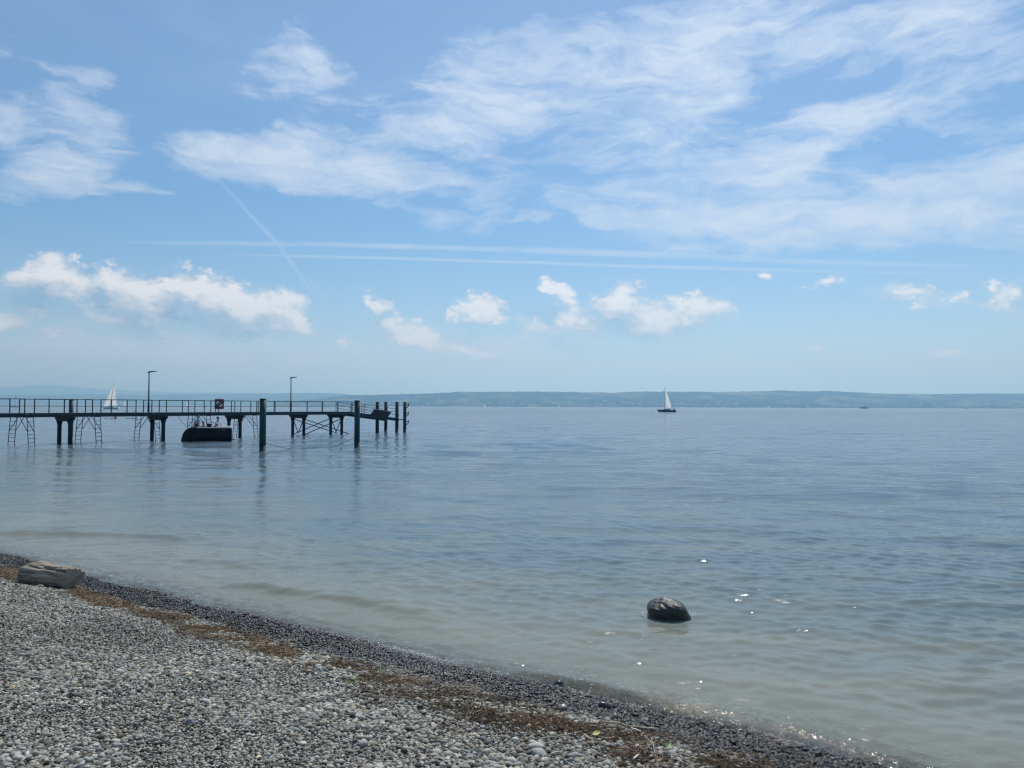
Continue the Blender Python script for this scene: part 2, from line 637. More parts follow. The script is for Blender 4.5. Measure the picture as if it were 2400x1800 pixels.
def beach_z(x, y):
    x = np.asarray(x, float)
    y = np.asarray(y, float)
    d = shore_d(x, y)
    up = np.where(d < 7.5, 0.2 * d, 1.5 + (d - 7.5) * 0.03)
    dn = np.where(d > -6, 0.16 * d, -0.96 + (d + 6) * 0.05)
    z = np.where(d > 0, up, np.maximum(dn, -5.0))
    land = np.clip((d + 2) / 3, 0, 1)
    z = z + land * (0.05 * (fbm(x * .9 + 5, y * .9, 3) - .5) + 0.022 * (fbm(x * 4, y * 4 + 8, 2) - .5))
    # low berm of washed-up shingle where the wrack lies
    z = z + 0.035 * np.exp(-((d - 1.9) / 0.45) ** 2)
    return z


def on_beach(px, py):
    v = pix_dir(px, py)
    lo, hi = 0.5, 60.0
    for _ in range(60):
        m = (lo + hi) / 2
        p = (v.x / v.y * m, m, EYE + v.z / v.y * m)
        if p[2] > float(beach_z(p[0], p[1])):
            lo = m
        else:
            hi = m
    return Vector((v.x / v.y * lo, lo, float(beach_z(v.x / v.y * lo, lo))))


def grid_mesh(name, X, Y, Z, attrs=None):
    ny, nx = X.shape
    co = np.stack([X, Y, Z], -1).reshape(-1, 3)
    idx = np.arange(ny * nx).reshape(ny, nx)
    q = np.stack([idx[:-1, :-1], idx[:-1, 1:], idx[1:, 1:], idx[1:, :-1]], -1).reshape(-1, 4)
    me = bpy.data.meshes.new(name)
    me.vertices.add(len(co))
    me.vertices.foreach_set('co', co.astype(np.float32).ravel())
    me.loops.add(q.size)
    me.loops.foreach_set('vertex_index', q.astype(np.int32).ravel())
    me.polygons.add(len(q))
    me.polygons.foreach_set('loop_start', np.arange(0, q.size, 4, dtype=np.int32))
    me.polygons.foreach_set('use_smooth', np.ones(len(q), dtype=bool))
    me.update(calc_edges=True)
    for k, a in (attrs or {}).items():
        at = me.attributes.new(k, 'FLOAT', 'POINT')
        at.data.foreach_set('value', a.astype(np.float32).ravel())
    return me


def spaced(a, b, fine, growth, lo, hi):
    """coordinates fine between a and b, growing geometrically to lo and hi"""
    mid = list(np.arange(a, b + 1e-6, fine))
    up, s, p = [], fine, mid[-1]
    while p < hi:
        s *= growth
        p += s
        up.append(p)
    dn, s, p = [], fine, mid[0]
    while p > lo:
        s *= growth
        p -= s
        dn.append(p)
    return np.array(dn[::-1] + mid + up)


bx = spaced(-13, 7, 0.07, 1.12, -160, 160)
by = spaced(1.5, 19, 0.07, 1.12, -120, 120)
BX, BY = np.meshgrid(bx, by)
OPEN = 1.0 - ((BX > -(BY * .70 + 3.1)) & (BX > -16.0) & (BX < BY * .70 + 1.3) & (BY > 2.1) & (BY < 20)).astype(float)
BD = shore_d(BX, BY)
beach_me = grid_mesh('beach', BX, BY, beach_z(BX, BY) - 0.012, {'shore': BD, 'open': OPEN})
m, n, out = mat('beach gravel')
tc = n.new('ShaderNodeTexCoord')
vo = n.new('ShaderNodeTexVoronoi')
vo.inputs['Scale'].default_value = 42
n.link(tc.outputs['Object'], vo.inputs['Vector'])
at = n.new('ShaderNodeAttribute', attribute_name='shore')
wet = n.maprange(n.math('ADD', at.outputs['Fac'], n.math('MULTIPLY', n.math('SUBTRACT', n.noise(tc.outputs['Object'], 2.2, 4), .5), 1.1)), 0.85, 1.25, 1, 0, True)
cdry = n.mix(vo.outputs['Color'], (.022, .022, .021), (.075, .073, .068))  # ground under the pebbles darkened, painting shade into the gaps between them
cdry = n.mix(n.new('ShaderNodeAttribute', attribute_name='open').outputs['Fac'], cdry, n.mix(vo.outputs['Color'], (.13, .13, .125), (.40, .39, .37)))
cwet = n.mix(vo.outputs['Color'], (.010, .011, .011), (.030, .030, .028))
b = n.new('ShaderNodeBsdfPrincipled')
n.link(n.mix(wet, cdry, cwet), b.inputs['Base Color'])
n.setin(b.inputs['Roughness'], n.maprange(wet, 0, 1, .85, .35))
bp = n.new('ShaderNodeBump')
bp.inputs['Distance'].default_value = .012
bp.invert = True
n.link(vo.outputs['Distance'], bp.inputs['Height'])
n.link(bp.outputs[0], b.inputs['Normal'])
n.link(b.outputs[0], out.inputs[0])
beach_me.materials.append(m)
beach = bpy.data.objects.new('beach', beach_me)
COL.objects.link(beach)
tag(beach, kind='structure')

# ------------------------------------------------------------------- lake
wx = spaced(-13, 12, 0.07, 1.035, -16000, 16000)
wy = spaced(4.2, 13, 0.042, 1.0115, 2.0, 12500)
wy = wy[wy > 2.5]
WX, WY = np.meshgrid(wx, wy)
cell = np.maximum(np.gradient(wx)[None, :] * 0.6, np.gradient(wy)[:, None])
WD = shore_d(WX, WY)
depth = np.maximum(0.0, -(beach_z(WX, WY)))
depth = np.where(WD < -60, 5.0, depth)
Z = np.zeros_like(WX)
shoal = np.clip(-WD / 1.6, 0.0, 1.0) * .60 + .40
shoal = np.where(WD > 0, .40, shoal)
wr = np.random.default_rng(5)
gust = 0.55 + 0.9 * fbm(WX * .05 + 3, WY * .035 + 1, 3)
PH = [vnoise(WX * .33 + i * 7.7, WY * .33 + i) for i in range(6)]
offs = np.clip((-WD - 5) / 14, 0, 1)
for nb_, l0, l1, slope, spread in ((44, .15, .46, .125, 30), (30, .46, 2.1, .058, 28), (26, 2.0, 9.0, .055, 22)):
    for i in range(nb_):
        lam = l0 * (l1 / l0) ** (wr.random())
        ang = R(-90 + wr.normal(0, spread) - 8)
        k = 2 * math.pi / lam
        amp = slope * math.sqrt(2.0 / nb_) / k * (0.6 + .8 * wr.random())
        fade = np.clip((lam / cell - 2.0) / 1.6, 0, 1)
        cols_ = fade.max(axis=1) > 0
        m_ = int(np.nonzero(cols_)[0].max()) + 1 if cols_.any() else 0
        if not m_:
            continue
        sl = slice(0, m_)
        Z[sl] += amp * fade[sl] * np.sin(k * (WX[sl] * math.cos(ang) + WY[sl] * math.sin(ang)) + wr.random() * 6.28 + 2.2 * PH[i % 6][sl]) * shoal[sl] * gust[sl] * (offs[sl] if l1 > 5 else 1.0)


def ridge(pts, amp, w_front, w_back):
    """a low swell along a polyline given in photograph pixels"""
    P = np.array([on_water(*p)[:2] for p in pts])
    tcoord = P @ SHT
    o = np.argsort(tcoord)
    tcoord, dd = tcoord[o], (P @ SHN)[o]
    t = WX * SHT[0] + WY * SHT[1]
    s = WX * SHN[0] + WY * SHN[1]
    c = np.interp(t, tcoord, dd) + 0.10 * (fbm(t * .7, t * 0 + 2.2, 3) - .5)
    env = np.clip((t - tcoord[0]) / 1.3 + .2, 0, 1) * np.clip((tcoord[-1] - t) / 1.3 + .2, 0, 1)
    env = env * env * (3 - 2 * env)
    r = s - c
    prof = np.where(r > 0, np.exp(-(r / w_back) ** 2), np.exp(-(r / w_front) ** 2))
    return amp * env * prof


Z += ridge([(-60, 1248), (90, 1252), (220, 1256), (350, 1258), (460, 1268)], .085, .20, .8)
Z += ridge([(520, 1362), (640, 1382), (760, 1398), (900, 1420), (1010, 1450)], .075, .17, .6)
Z += ridge([(380, 1308), (520, 1318), (660, 1336)], .035, .2, .6)
Z += ridge([(1130, 1572), (1250, 1590), (1400, 1622), (1550, 1660), (1700, 1700), (1850, 1755), (2000, 1810)], .068, .11, .35)
Z += ridge([(1550, 1640), (1800, 1690), (2100, 1790), (2400, 1900)], .03, .2, .5)
Z += ridge([(1200, 1500), (1500, 1560), (1900, 1640), (2300, 1740)], .025, .3, .5)
tt_ = WX * SHT[0] + WY * SHT[1]
lap = np.exp(-((WD + .30) / .34) ** 2) * np.clip((30 - WY) / 10, 0, 1)
Z += lap * .011 * np.sin(2 * math.pi * (WD + .10 * fbm(tt_ * 1.3, tt_ * 0 + 5, 3)) / .24 + 3 * fbm(tt_ * .8, tt_ * 0 + 1, 3)) * (.4 + fbm(tt_ * 1.1, WD * 2 + 8, 2))
Z += lap * .010 * (fbm(WX * 9, WY * 9, 3) - .5) * 2
water_me = grid_mesh('lake', WX, WY, Z, {'depth': depth, 'shore': WD})
m, n, out = mat('lake water')
tc = n.new('ShaderNodeTexCoord')
obv = tc.outputs['Object']
dp = n.new('ShaderNodeAttribute', attribute_name='depth').outputs['Fac']
sh = n.new('ShaderNodeAttribute', attribute_name='shore').outputs['Fac']
sed_v = n.mapping(obv, rot=(0, 0, R(-34)), scale=(.16, .55, 1))
sed = n.noise(sed_v, 1.6, 5, .55, .8)
dps = n.math('MULTIPLY', dp, n.maprange(sed, .3, .7, 1.7, .45))
body = n.ramp(n.maprange(dps, 0, 3.0, 0, 1), [
    (0.0, (.245, .238, .172)), (0.08, (.215, .222, .168)), (0.22, (.16, .19, .165)), (0.45, (.11, .155, .165)), (1.0, (.080, .145, .195))])
big = n.noise(n.mapping(obv, scale=(.02, .05, 1)), 1.0, 4, .6)
body = n.mix(n.maprange(big, .35, .7, 0, .5), body, (.062, .122, .172))
body = n.mix(n.maprange(sh, -75, -16, .85, 0.0, True), body, (.135, .195, .275))
opac = n.math('SUBTRACT', 1.0, n.math('POWER', 2.718, n.math('MULTIPLY', dp, -17.0)))
rip_v = n.mapping(obv, rot=(0, 0, R(6)), scale=(.55, 1.0, 1.0))
r1 = n.noise(rip_v, 7.5, 5, .58, .3)
r2 = n.noise(n.mapping(obv, rot=(0, 0, R(-28)), scale=(.8, 1, 1)), 17.0, 3, .5, .2)
r3 = n.noise(rip_v, 0.9, 4, .6, .3)
off_ = n.maprange(sh, -28, -6, 1.0, 0.0, True)
far_ = n.maprange(sh, -90, -25, 1.0, 0.0, True)
r4 = n.noise(n.mapping(obv, rot=(0, 0, R(4)), scale=(.28, 1.0, 1.0)), .75, 5, .62, .3)
r5 = n.noise(n.mapping(obv, rot=(0, 0, R(-3)), scale=(.14, 1.0, 1.0)), .16, 5, .62, .3)
edge = n.maprange(dp, 0.0, 0.24, 1.0, 0.0, True)
h = n.math('MULTIPLY', r1, .011)
h = n.math('MULTIPLY_ADD', r2, n.maprange(edge, 0, 1, .0026, .023), h)
h = n.math('MULTIPLY_ADD', r3, .012, h)
h = n.math('MULTIPLY_ADD', r4, n.math('MULTIPLY', off_, .13), h)
h = n.math('MULTIPLY_ADD', r5, n.math('MULTIPLY', far_, .55), h)
bp = n.new('ShaderNodeBump')
bp.inputs['Strength'].default_value = 1.0
bp.inputs['Distance'].default_value = 1.0
n.link(h, bp.inputs['Height'])
fr = n.new('ShaderNodeFresnel')
fr.inputs['IOR'].default_value = 1.333
n.link(bp.outputs[0], fr.inputs['Normal'])
gl = n.new('ShaderNodeBsdfGlossy')
n.setin(gl.inputs['Roughness'], n.maprange(sh, -140, -14, .085, .045))
n.link(bp.outputs[0], gl.inputs['Normal'])
df = n.new('ShaderNodeBsdfDiffuse')
n.link(body, df.inputs['Color'])
tr = n.new('ShaderNodeBsdfTransparent')
tr.inputs['Color'].default_value = (.93, .95, .92, 1)
m1 = n.new('ShaderNodeMixShader')
n.link(opac, m1.inputs[0])
n.link(tr.outputs[0], m1.inputs[1])
n.link(df.outputs[0], m1.inputs[2])
m2 = n.new('ShaderNodeMixShader')
n.link(fr.outputs[0], m2.inputs[0])
n.link(m1.outputs[0], m2.inputs[1])
n.link(gl.outputs[0], m2.inputs[2])
n.link(m2.outputs[0], out.inputs[0])
water_me.materials.append(m)
lake = bpy.data.objects.new('lake', water_me)
COL.objects.link(lake)
tag(lake, kind='structure')

# ------------------------------------------------------------------- far shore
def hill_material(name, dark, mid, field, fscale):
    m, n, out = mat(name)
    tc = n.new('ShaderNodeTexCoord')
    v = tc.outputs['Object']
    wob = n.noise(n.mapping(v, scale=(1, .35, 3)), fscale, 5, .6, .4)
    vo = n.new('ShaderNodeTexVoronoi')
    vo.inputs['Scale'].default_value = fscale * 1.5
    n.link(n.mapping(v, scale=(1, .5, 6)), vo.inputs['Vector'])
    vc = n.sep(vo.outputs['Color'])[0]
    fld = n.math('MULTIPLY', n.maprange(vc, .62, .66, 0, 1), n.maprange(wob, .42, .55, 0, 1))
    trees = n.noise(n.mapping(v, scale=(1, 1, 2)), .014, 6, .75)
    c = n.mix(n.maprange(trees, .40, .60, 0, 1), dark, mid)
    c = n.mix(fld, c, field)
    b = n.new('ShaderNodeBsdfPrincipled')
    n.link(c, b.inputs['Base Color'])
    b.inputs['Roughness'].default_value = 1
    b.inputs['Specular IOR Level'].default_value = 0
    n.link(b.outputs[0], out.inputs[0])
    return m


def hills(name, D0, D1, prof, step, material, shore_px, tree=0.0, seed=0):
    """prof: (photo pixel x, photo pixel y) of the sky line, built at its own distance"""
    xs = np.arange(prof[0][0], prof[-1][0], step)
    top = np.interp(xs, [p[0] for p in prof], [p[1] for p in prof])
    nv = 26
    X = np.zeros((nv, len(xs)))
    Y = X.copy()
    Zz = X.copy()
    for i, px in enumerate(xs):
        v = pix_dir(px, top[i])
        az, hh = v.x / v.y, v.z / v.y
        for j in range(nv):
            f = j / (nv - 1)
            g = min(1.0, f / .8)
            D = D0 + (D1 - D0) * g
            H = max(2.0, EYE + hh * D1)
            prof_z = H * (0.06 + .94 * (g ** 1.25)) if f <= .8 else H * (1 - (f - .8) / .2 * .6)
            if j == 0:
                prof_z = -2.0
            X[j, i] = az * D1 * (D / D1) ** 1.0
            Y[j, i] = D + (f - .8 > 0) * (f - .8) * 3000
            Zz[j, i] = prof_z
    jj = np.linspace(0, 1, nv)[:, None]
    Zz += (fbm(X * .0016 + seed, Y * .0016, 4) - .5) * 26 * np.sin(np.pi * np.clip(jj / .8, 0, 1))
    if tree:
        Zz[1:] += (rng.random((nv - 1, len(xs))) - .3) * tree + tree * 1.2 * fbm(X[1:] * .012, Y[1:] * .012, 3)
    me = grid_mesh(name, X, Y, Zz)
    me.polygons.foreach_set('use_smooth', [False] * len(me.polygons))
    me.materials.append(material)
    o = bpy.data.objects.new(name, me)
    COL.objects.link(o)
    return tag(o, kind='structure')


mh = hill_material('wooded hills', (.005, .011, .010), (.032, .048, .030), (.125, .135, .075), .0035)
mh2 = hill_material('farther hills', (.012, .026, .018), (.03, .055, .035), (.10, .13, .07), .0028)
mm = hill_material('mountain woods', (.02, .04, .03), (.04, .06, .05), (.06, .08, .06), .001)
hills('hills', 6900, 8300, [(640, 946), (700, 940), (760, 934), (812, 927.5), (880, 926.5), (990, 924), (1030, 922.5), (1070, 919.2), (1150, 919.4),
      (1250, 918.6), (1300, 919.5), (1400, 921), (1440, 921.5), (1480, 919), (1560, 918.8), (1700, 920), (1760, 918.4), (1830, 916.4),
      (1885, 918.8), (1940, 917.2), (2030, 921.5), (2100, 924.6), (2250, 924.2), (2400, 923), (2700, 920), (3100, 923), (3600, 920)], 2.6, mh, None, 7, 3)
hills('hills', 11200, 13500, [(-1500, 922), (-700, 925), (-200, 925), (0, 926.5), (120, 925.5), (260, 924.6), (350, 926), (420, 925), (520, 924.5), (600, 923.2),
      (660, 922.2), (760, 921.6), (805, 924), (840, 930), (900, 938), (1000, 946)], 2.6, mh2, None, 8, 9)
hills('mountains', 17500, 20500, [(-1800, 910), (-900, 900), (-400, 908), (-120, 911), (0, 909), (60, 905.5), (110, 903.8), (150, 905), (200, 909.5), (250, 913), (265, 914.5), (330, 916), (420, 920),
      (520, 921), (640, 921.5), (720, 926), (900, 935)], 6, mm, None, 10, 5)

# ------------------------------------------------------------------- pebbles
def pebble_protos():
    col = bpy.data.collections.new('pebble shapes')
    m, n, out = mat('pebble stone')
    at = n.new('ShaderNodeAttribute', attribute_name='tint', attribute_type='INSTANCER')
    aw = n.new('ShaderNodeAttribute', attribute_name='wet', attribute_type='INSTANCER')
    tc = n.new('ShaderNodeTexCoord')
    oi = n.new('ShaderNodeObjectInfo')
    v = n.vmath('ADD', tc.outputs['Object'], n.comb(n.math('MULTIPLY', oi.outputs['Random'], 50), 0, 0))
    sp = n.noise(v, 3.0, 5, .7, .6)
    ve = n.noise(n.mapping(v, scale=(1, 4, 1)), 1.2, 3, .5, 1.0)
    c = n.mix(n.maprange(sp, .35, .7, 0, .5), at.outputs['Color'], n.vmath('MULTIPLY', at.outputs['Color'], (.55, .55, .55)))
    c = n.mix(n.maprange(ve, .66, .70, 0, .45), c, (.5, .49, .46))
    wetc = n.vmath('MULTIPLY', c, (.060, .066, .070))
    c = n.mix(aw.outputs['Fac'], c, wetc)
    b = n.new('ShaderNodeBsdfPrincipled')
    n.link(c, b.inputs['Base Color'])
    n.setin(b.inputs['Roughness'], n.maprange(aw.outputs['Fac'], 0, 1, .80, .25))
    n.setin(b.inputs['Specular IOR Level'], n.maprange(aw.outputs['Fac'], 0, 1, .35, .22))
    bp = n.new('ShaderNodeBump')
    bp.inputs['Strength'].default_value = .25
    bp.inputs['Distance'].default_value = .05
    n.link(sp, bp.inputs['Height'])
    n.link(bp.outputs[0], b.inputs['Normal'])
    n.link(b.outputs[0], out.inputs[0])
    pr = np.random.default_rng(3)
    for k in range(16):
        bm = bmesh.new()
        bmesh.ops.create_icosphere(bm, subdivisions=2, radius=1.0)
        ax = pr.normal(size=(4, 3))
        am = pr.normal(0, .16, 4)
        yy, zz = .60 + .34 * pr.random(), .36 + .34 * pr.random()
        for v_ in bm.verts:
            p = np.array(v_.co)
            s = 1 + sum(a * math.sin(2.0 * float(p @ q)) for a, q in zip(am, ax)) * .8
            p = p * s
            p = np.sign(p) * np.abs(p) ** .92
            v_.co = (p[0], p[1] * yy, p[2] * zz)
        me = bpy.data.meshes.new('pebble_shape')
        bm.to_mesh(me)
        bm.free()
        me.polygons.foreach_set('use_smooth', [True] * len(me.polygons))
        me.materials.append(m)
        o = bpy.data.objects.new('pebble_shape', me)
        col.objects.link(o)
    return col, m


peb_col, M['pebble'] = pebble_protos()


def beach_points(sp, jit):
    xs = np.arange(-16.0, 6.0, sp)
    ys = np.arange(1.8, 20.0, sp)
    X, Y = np.meshgrid(xs, ys)
    X = X + (rng.random(X.shape) - .5) * sp * jit
    Y = Y + (rng.random(Y.shape) - .5) * sp * jit
    X, Y = X.ravel(), Y.ravel()
    d = shore_d(X, Y)
    # what the photograph could plausibly see: a wedge before the camera plus a margin of a step
    keep = (d > -1.1) & (X > -(Y * .70 + 3.0)) & (X < Y * .70 + 1.2) & (Y > 2.2)
    return X[keep], Y[keep]


def palette(nn):
    u = rng.random(nn)
    val = np.clip(rng.normal(.305, .115, nn), .06, .62)
    val = np.where(u > .985, rng.uniform(.5, .7, nn), val)
    val = np.where(u < .22, rng.uniform(.05, .13, nn), val)
    warm = rng.normal(0.0, .045, nn)
    c = np.stack([val * (1 + warm), val * (1 + warm * .25), val * (.87 - warm * .9)], -1)
    brown = rng.random(nn) < .035
    c[brown] *= np.array([1.15, .92, .72])
    return np.clip(c, .02, .8)


parts = []
for sp, jit, s0, s1, dens, zoff in ((.0180, 1.1, .0085, .0155, .86, -.004), (.029, 1.1, .0105, .021, .62, .003), (.066, 1.2, .014, .027, .40, .006), (.30, 1.2, .022, .042, .20, .009), (.052, 1.0, .019, .036, -1.0, .010)):
    X, Y = beach_points(sp, jit)
    d = shore_d(X, Y)
    dist = np.hypot(X, Y)
    patch = fbm(X * 1.1 + 20, Y * 1.1, 3)
    coarse = np.clip((patch - .42) * 4, 0, 1) * .6 + np.clip(1.4 - np.abs(d - 3.2) * .8, 0, 1) * np.clip((X + 2.0) / 2.5, 0, 1) * .9 + np.clip(1.5 - np.abs(d - .6) * 1.1, 0, 1) * np.clip((X + 4.5) / 3.5, .25, 1) * 1.1
    pr_keep = dens * (np.ones_like(X) if s0 < .009 else .35 + .9 * coarse)
    if dens < 0:
        zone = np.clip((X + 4.2) / 3.0, 0, 1) * np.clip(1.7 - np.abs(d - .55) * 1.15, 0, 1)
        zone2 = .30 * np.clip((X + 1.8) / 2.0, 0, 1) * np.clip(1.2 - np.abs(d - 2.9) * .8, 0, 1)
        pr_keep = np.maximum(zone * .85, zone2)
        coarse = coarse * 0
    k = rng.random(len(X)) < pr_keep
    X, Y, d, coarse = X[k], Y[k], d[k], coarse[k]
    nn = len(X)
    size = s0 + (s1 - s0) * rng.beta(1.4, 2.6, nn)
    size = size * (1 + .62 * np.clip(coarse, 0, 1.2))
    z = beach_z(X, Y) + zoff + rng.random(nn) * .012 - .003
    wetn = d + (fbm(X * 2.2 + 7, Y * 2.2, 3) - .5) * .75 + (fbm(X * .7 + 9, Y * .7 + 3, 2) - .5) * .7
    wet = np.clip((1.18 - wetn) / .35, 0, 1) * np.where(d < -.03, .72, 1.0)  # submerged stones coloured lighter, standing in for reflections off the choppy surface
    tone = .74 + .52 * fbm(X * .8 + 31, Y * .8 + 4, 3)
    parts.append((X, Y, z, size, wet, np.clip(palette(nn) * tone[:, None], .02, .8)))
PX = np.concatenate([p[0] for p in parts])
PY = np.concatenate([p[1] for p in parts])
PZ = np.concatenate([p[2] for p in parts])
PS = np.concatenate([p[3] for p in parts])
PW = np.concatenate([p[4] for p in parts])
PC = np.concatenate([p[5] for p in parts])
NP = len(PX)
pm = bpy.data.meshes.new('pebbles')
pm.vertices.add(NP)
pm.vertices.foreach_set('co', np.stack([PX, PY, PZ], -1).astype(np.float32).ravel())
rot = np.stack([rng.normal(0.0, .34, NP), rng.normal(0, .34, NP), rng.random(NP) * 6.283], -1)
scl = PS[:, None] * (1 + rng.normal(0, .12, (NP, 3)))
for nm, ty, key, arr in (('rot', 'FLOAT_VECTOR', 'vector', rot), ('scl', 'FLOAT_VECTOR', 'vector', scl), ('wet', 'FLOAT', 'value', PW)):
    a = pm.attributes.new(nm, ty, 'POINT')
    a.data.foreach_set(key, arr.astype(np.float32).ravel())
a = pm.attributes.new('tint', 'FLOAT_COLOR', 'POINT')
a.data.foreach_set('color', np.concatenate([PC, np.ones((NP, 1))], 1).astype(np.float32).ravel())
a = pm.attributes.new('pick', 'INT', 'POINT')
a.data.foreach_set('value', rng.integers(0, 16, NP).astype(np.int32))
pm.update()
pebbles = bpy.data.objects.new('pebbles', pm)
COL.objects.link(pebbles)
tag(pebbles, kind='stuff')
gt = bpy.data.node_groups.new('pebble scatter', 'GeometryNodeTree')
gt.interface.new_socket('Geometry', in_out='INPUT', socket_type='NodeSocketGeometry')
gt.interface.new_socket('Geometry', in_out='OUTPUT', socket_type='NodeSocketGeometry')
gi, go = gt.nodes.new('NodeGroupInput'), gt.nodes.new('NodeGroupOutput')
ci = gt.nodes.new('GeometryNodeCollectionInfo')
ci.inputs['Collection'].default_value = peb_col
ci.inputs['Separate Children'].default_value = True
ci.inputs['Reset Children'].default_value = True
ip = gt.nodes.new('GeometryNodeInstanceOnPoints')
ip.inputs['Pick Instance'].default_value = True


def gattr(nm, ty):
    q = gt.nodes.new('GeometryNodeInputNamedAttribute')
    q.data_type = ty
    q.inputs['Name'].default_value = nm
    return q.outputs[0]


gt.links.new(gi.outputs[0], ip.inputs['Points'])
gt.links.new(ci.outputs[0], ip.inputs['Instance'])
gt.links.new(gattr('pick', 'INT'), ip.inputs['Instance Index'])
gt.links.new(gattr('rot', 'FLOAT_VECTOR'), ip.inputs['Rotation'])
gt.links.new(gattr('scl', 'FLOAT_VECTOR'), ip.inputs['Scale'])
gt.links.new(ip.outputs[0], go.inputs[0])
gmod = pebbles.modifiers.new('scatter', 'NODES')
gmod.node_group = gt

# ------------------------------------------------------------------- wrack line
wr_m, n, out = mat('washed up plants')
at = n.new('ShaderNodeAttribute', attribute_name='tint')
b = n.new('ShaderNodeBsdfPrincipled')
n.link(at.outputs['Color'], b.inputs['Base Color'])
b.inputs['Roughness'].default_value = .8
n.link(b.outputs[0], out.inputs[0])


def wrack():
    q = np.random.default_rng(21)
    vs, fs, cols = [], [], []
    t0, t1 = -17.0, 5.0
    count = 0
    while count < 27000:
        t = q.uniform(t0, t1)
        clump = float(fbm(np.array(t * 1.5 + 11), np.array(2.0), 3))
        wid = .16 + .42 * np.clip((t + 9) / 11, 0, 1)
        d = q.normal(1.34 + .75 * (float(fbm(np.array(t * .55), np.array(7.0), 3)) - .5) + .12 * np.clip((t + 6) / 8, 0, 1), wid * (.45 + .8 * clump))
        if d < .45:
            continue
        p = SHN * (SH0 - d) + SHT * t
        x, y = float(p[0]), float(p[1])
        if y < 3.2 or abs(x) > .72 * y + .9:
            continue
        dens = float(fbm(np.array(x * 2.3 + 3), np.array(y * 2.3), 3))
        if dens < q.uniform(.33, .58):
            continue
        z = float(beach_z(x, y)) + q.uniform(.012, .030 + .05 * max(0.0, dens - .4))
        L = q.gamma(2.0, .030) + .02
        w = q.uniform(.0022, .0065)
        a = q.uniform(0, 6.283)
        kind = q.random()
        if kind > (.965 if t < -4 else .94):
            w = q.uniform(.004, .008)
            L = q.uniform(.10, .26)
            z += .012
        if kind < .30:
            w = q.uniform(.008, .022)
            L = q.uniform(.025, .065)
        dirv = np.array([math.cos(a), math.sin(a), q.normal(0, .22)])
        side = np.array([-math.sin(a), math.cos(a), q.normal(0, .4)])
        bend = q.normal(0, .35)
        o = len(vs)
        for sgm in range(4):
            f = sgm / 3 - .5
            c = np.array([x, y, z]) + dirv * L * f + side * bend * L * (f * f - .08) + np.array([0, 0, .012 * (.25 - f * f)])
            ww = w * (1 - .7 * abs(f) * 2 * (.5 if kind < .3 else .3))
            vs.append(c - side * ww / 2 + np.array([0, 0, -ww * .25]))
            vs.append(c + np.array([0, 0, ww * .35]))
            vs.append(c + side * ww / 2 + np.array([0, 0, -ww * .25]))
        for sgm in range(3):
            i = o + sgm * 3
            fs += [(i, i + 1, i + 4, i + 3), (i + 1, i + 2, i + 5, i + 4)]
        r = q.random() if kind < .94 else q.uniform(.3, .7)
        if r < .30:
            c = np.array([.16, .085, .045])
        elif r < .52:
            c = np.array([.30, .21, .10])
        elif r < .70:
            c = np.array([.40, .31, .18])
        elif r < .93:
            c = np.array([.055, .038, .026])
        elif r < .97:
            c = np.array([.16, .16, .04])
        else:
            c = np.array([.30, .13, .09])
        c = c * q.uniform(.5, 1.2) * (.86 if t < -5 else .60) * (np.array([1.06, .93, .88]) if t > -4 else 1.0)
        cols += [(*c, 1)] * 12
        count += 1
    me = bpy.data.meshes.new('plant_debris')
    me.from_pydata([tuple(v) for v in vs], [], fs)
    ca = me.attributes.new('tint', 'FLOAT_COLOR', 'POINT')
    ca.data.foreach_set('color', np.array(cols, np.float32).ravel())
    me.materials.append(wr_m)
    me.update()
    o = bpy.data.objects.new('plant_debris', me)
    COL.objects.link(o)
    tag(o, kind='stuff')


wrack()

# sticks, leaves and stones one can pick out in the wrack
def stick(pts, r0, r1, material, label, cat='stick', name='driftwood_stick', lift=.035):
    P = [on_beach(*p) + Vector((0, 0, lift)) for p in pts]
    fine = []
    for i in range(len(P) - 1):
        for k in range(4):
            f = k / 4
            q = P[i].lerp(P[i + 1], f)
            fine.append(q + Vector((rnd.uniform(-1, 1), rnd.uniform(-1, 1), rnd.uniform(-.4, .6))) * r0 * .6)
    fine.append(P[-1])
    c = fine[0].copy()
    rr = [r0 + (r1 - r0) * i / (len(fine) - 1) for i in range(len(fine))]
    rr = [r * rnd.uniform(.85, 1.15) for r in rr]
    o = MB().tube([p - c for p in fine], rr, 7).build(name, material, None, True, c)
    return tag(o, label, cat)


stick([(1405, 1701), (1440, 1703), (1475, 1712), (1510, 1716), (1535, 1719)], .010, .013, M['twig'], 'long pale crooked branch lying along the upper side of the brown wrack')
stick([(1480, 1716), (1500, 1723), (1518, 1727)], .006, .005, M['bone'], 'short bleached white twig just below the long crooked branch', name='driftwood_twig')
stick([(1275, 1741), (1330, 1732), (1391, 1719)], .006, .004, M['twig'], 'long thin straight pale stick slanting up across the pebbles', name='driftwood_stick')
stick([(1108, 1684), (1120, 1677), (1136, 1670)], .006, .005, M['twig'], 'short pale stick lying slanted on pebbles left of the white stone', name='driftwood_twig')
stick([(1155, 1684), (1172, 1686), (1180, 1685)], .008, .007, M['twig_dark'], 'short brown stick lying level beside the white stone', name='driftwood_twig')
stick([(1345, 1710), (1354, 1702), (1361, 1694)], .004, .003, M['twig'], 'thin twig standing slanted out of the wrack near its wet edge', name='driftwood_twig')
stick([(1520, 1722), (1530, 1750), (1537, 1790)], .005, .003, M['twig'], 'long thin twig pointing straight down the lower wrack heap', name='driftwood_twig')
stick([(1485, 1790), (1497, 1780)], .007, .006, M['bone'], 'short whitish stick at the very bottom edge of the wrack', name='driftwood_twig')
stick([(905, 1617), (880, 1603), (866, 1597)], .005, .004, M['twig_dark'], 'short dark twig on dry pebbles beneath the reddish wrack', name='driftwood_twig')
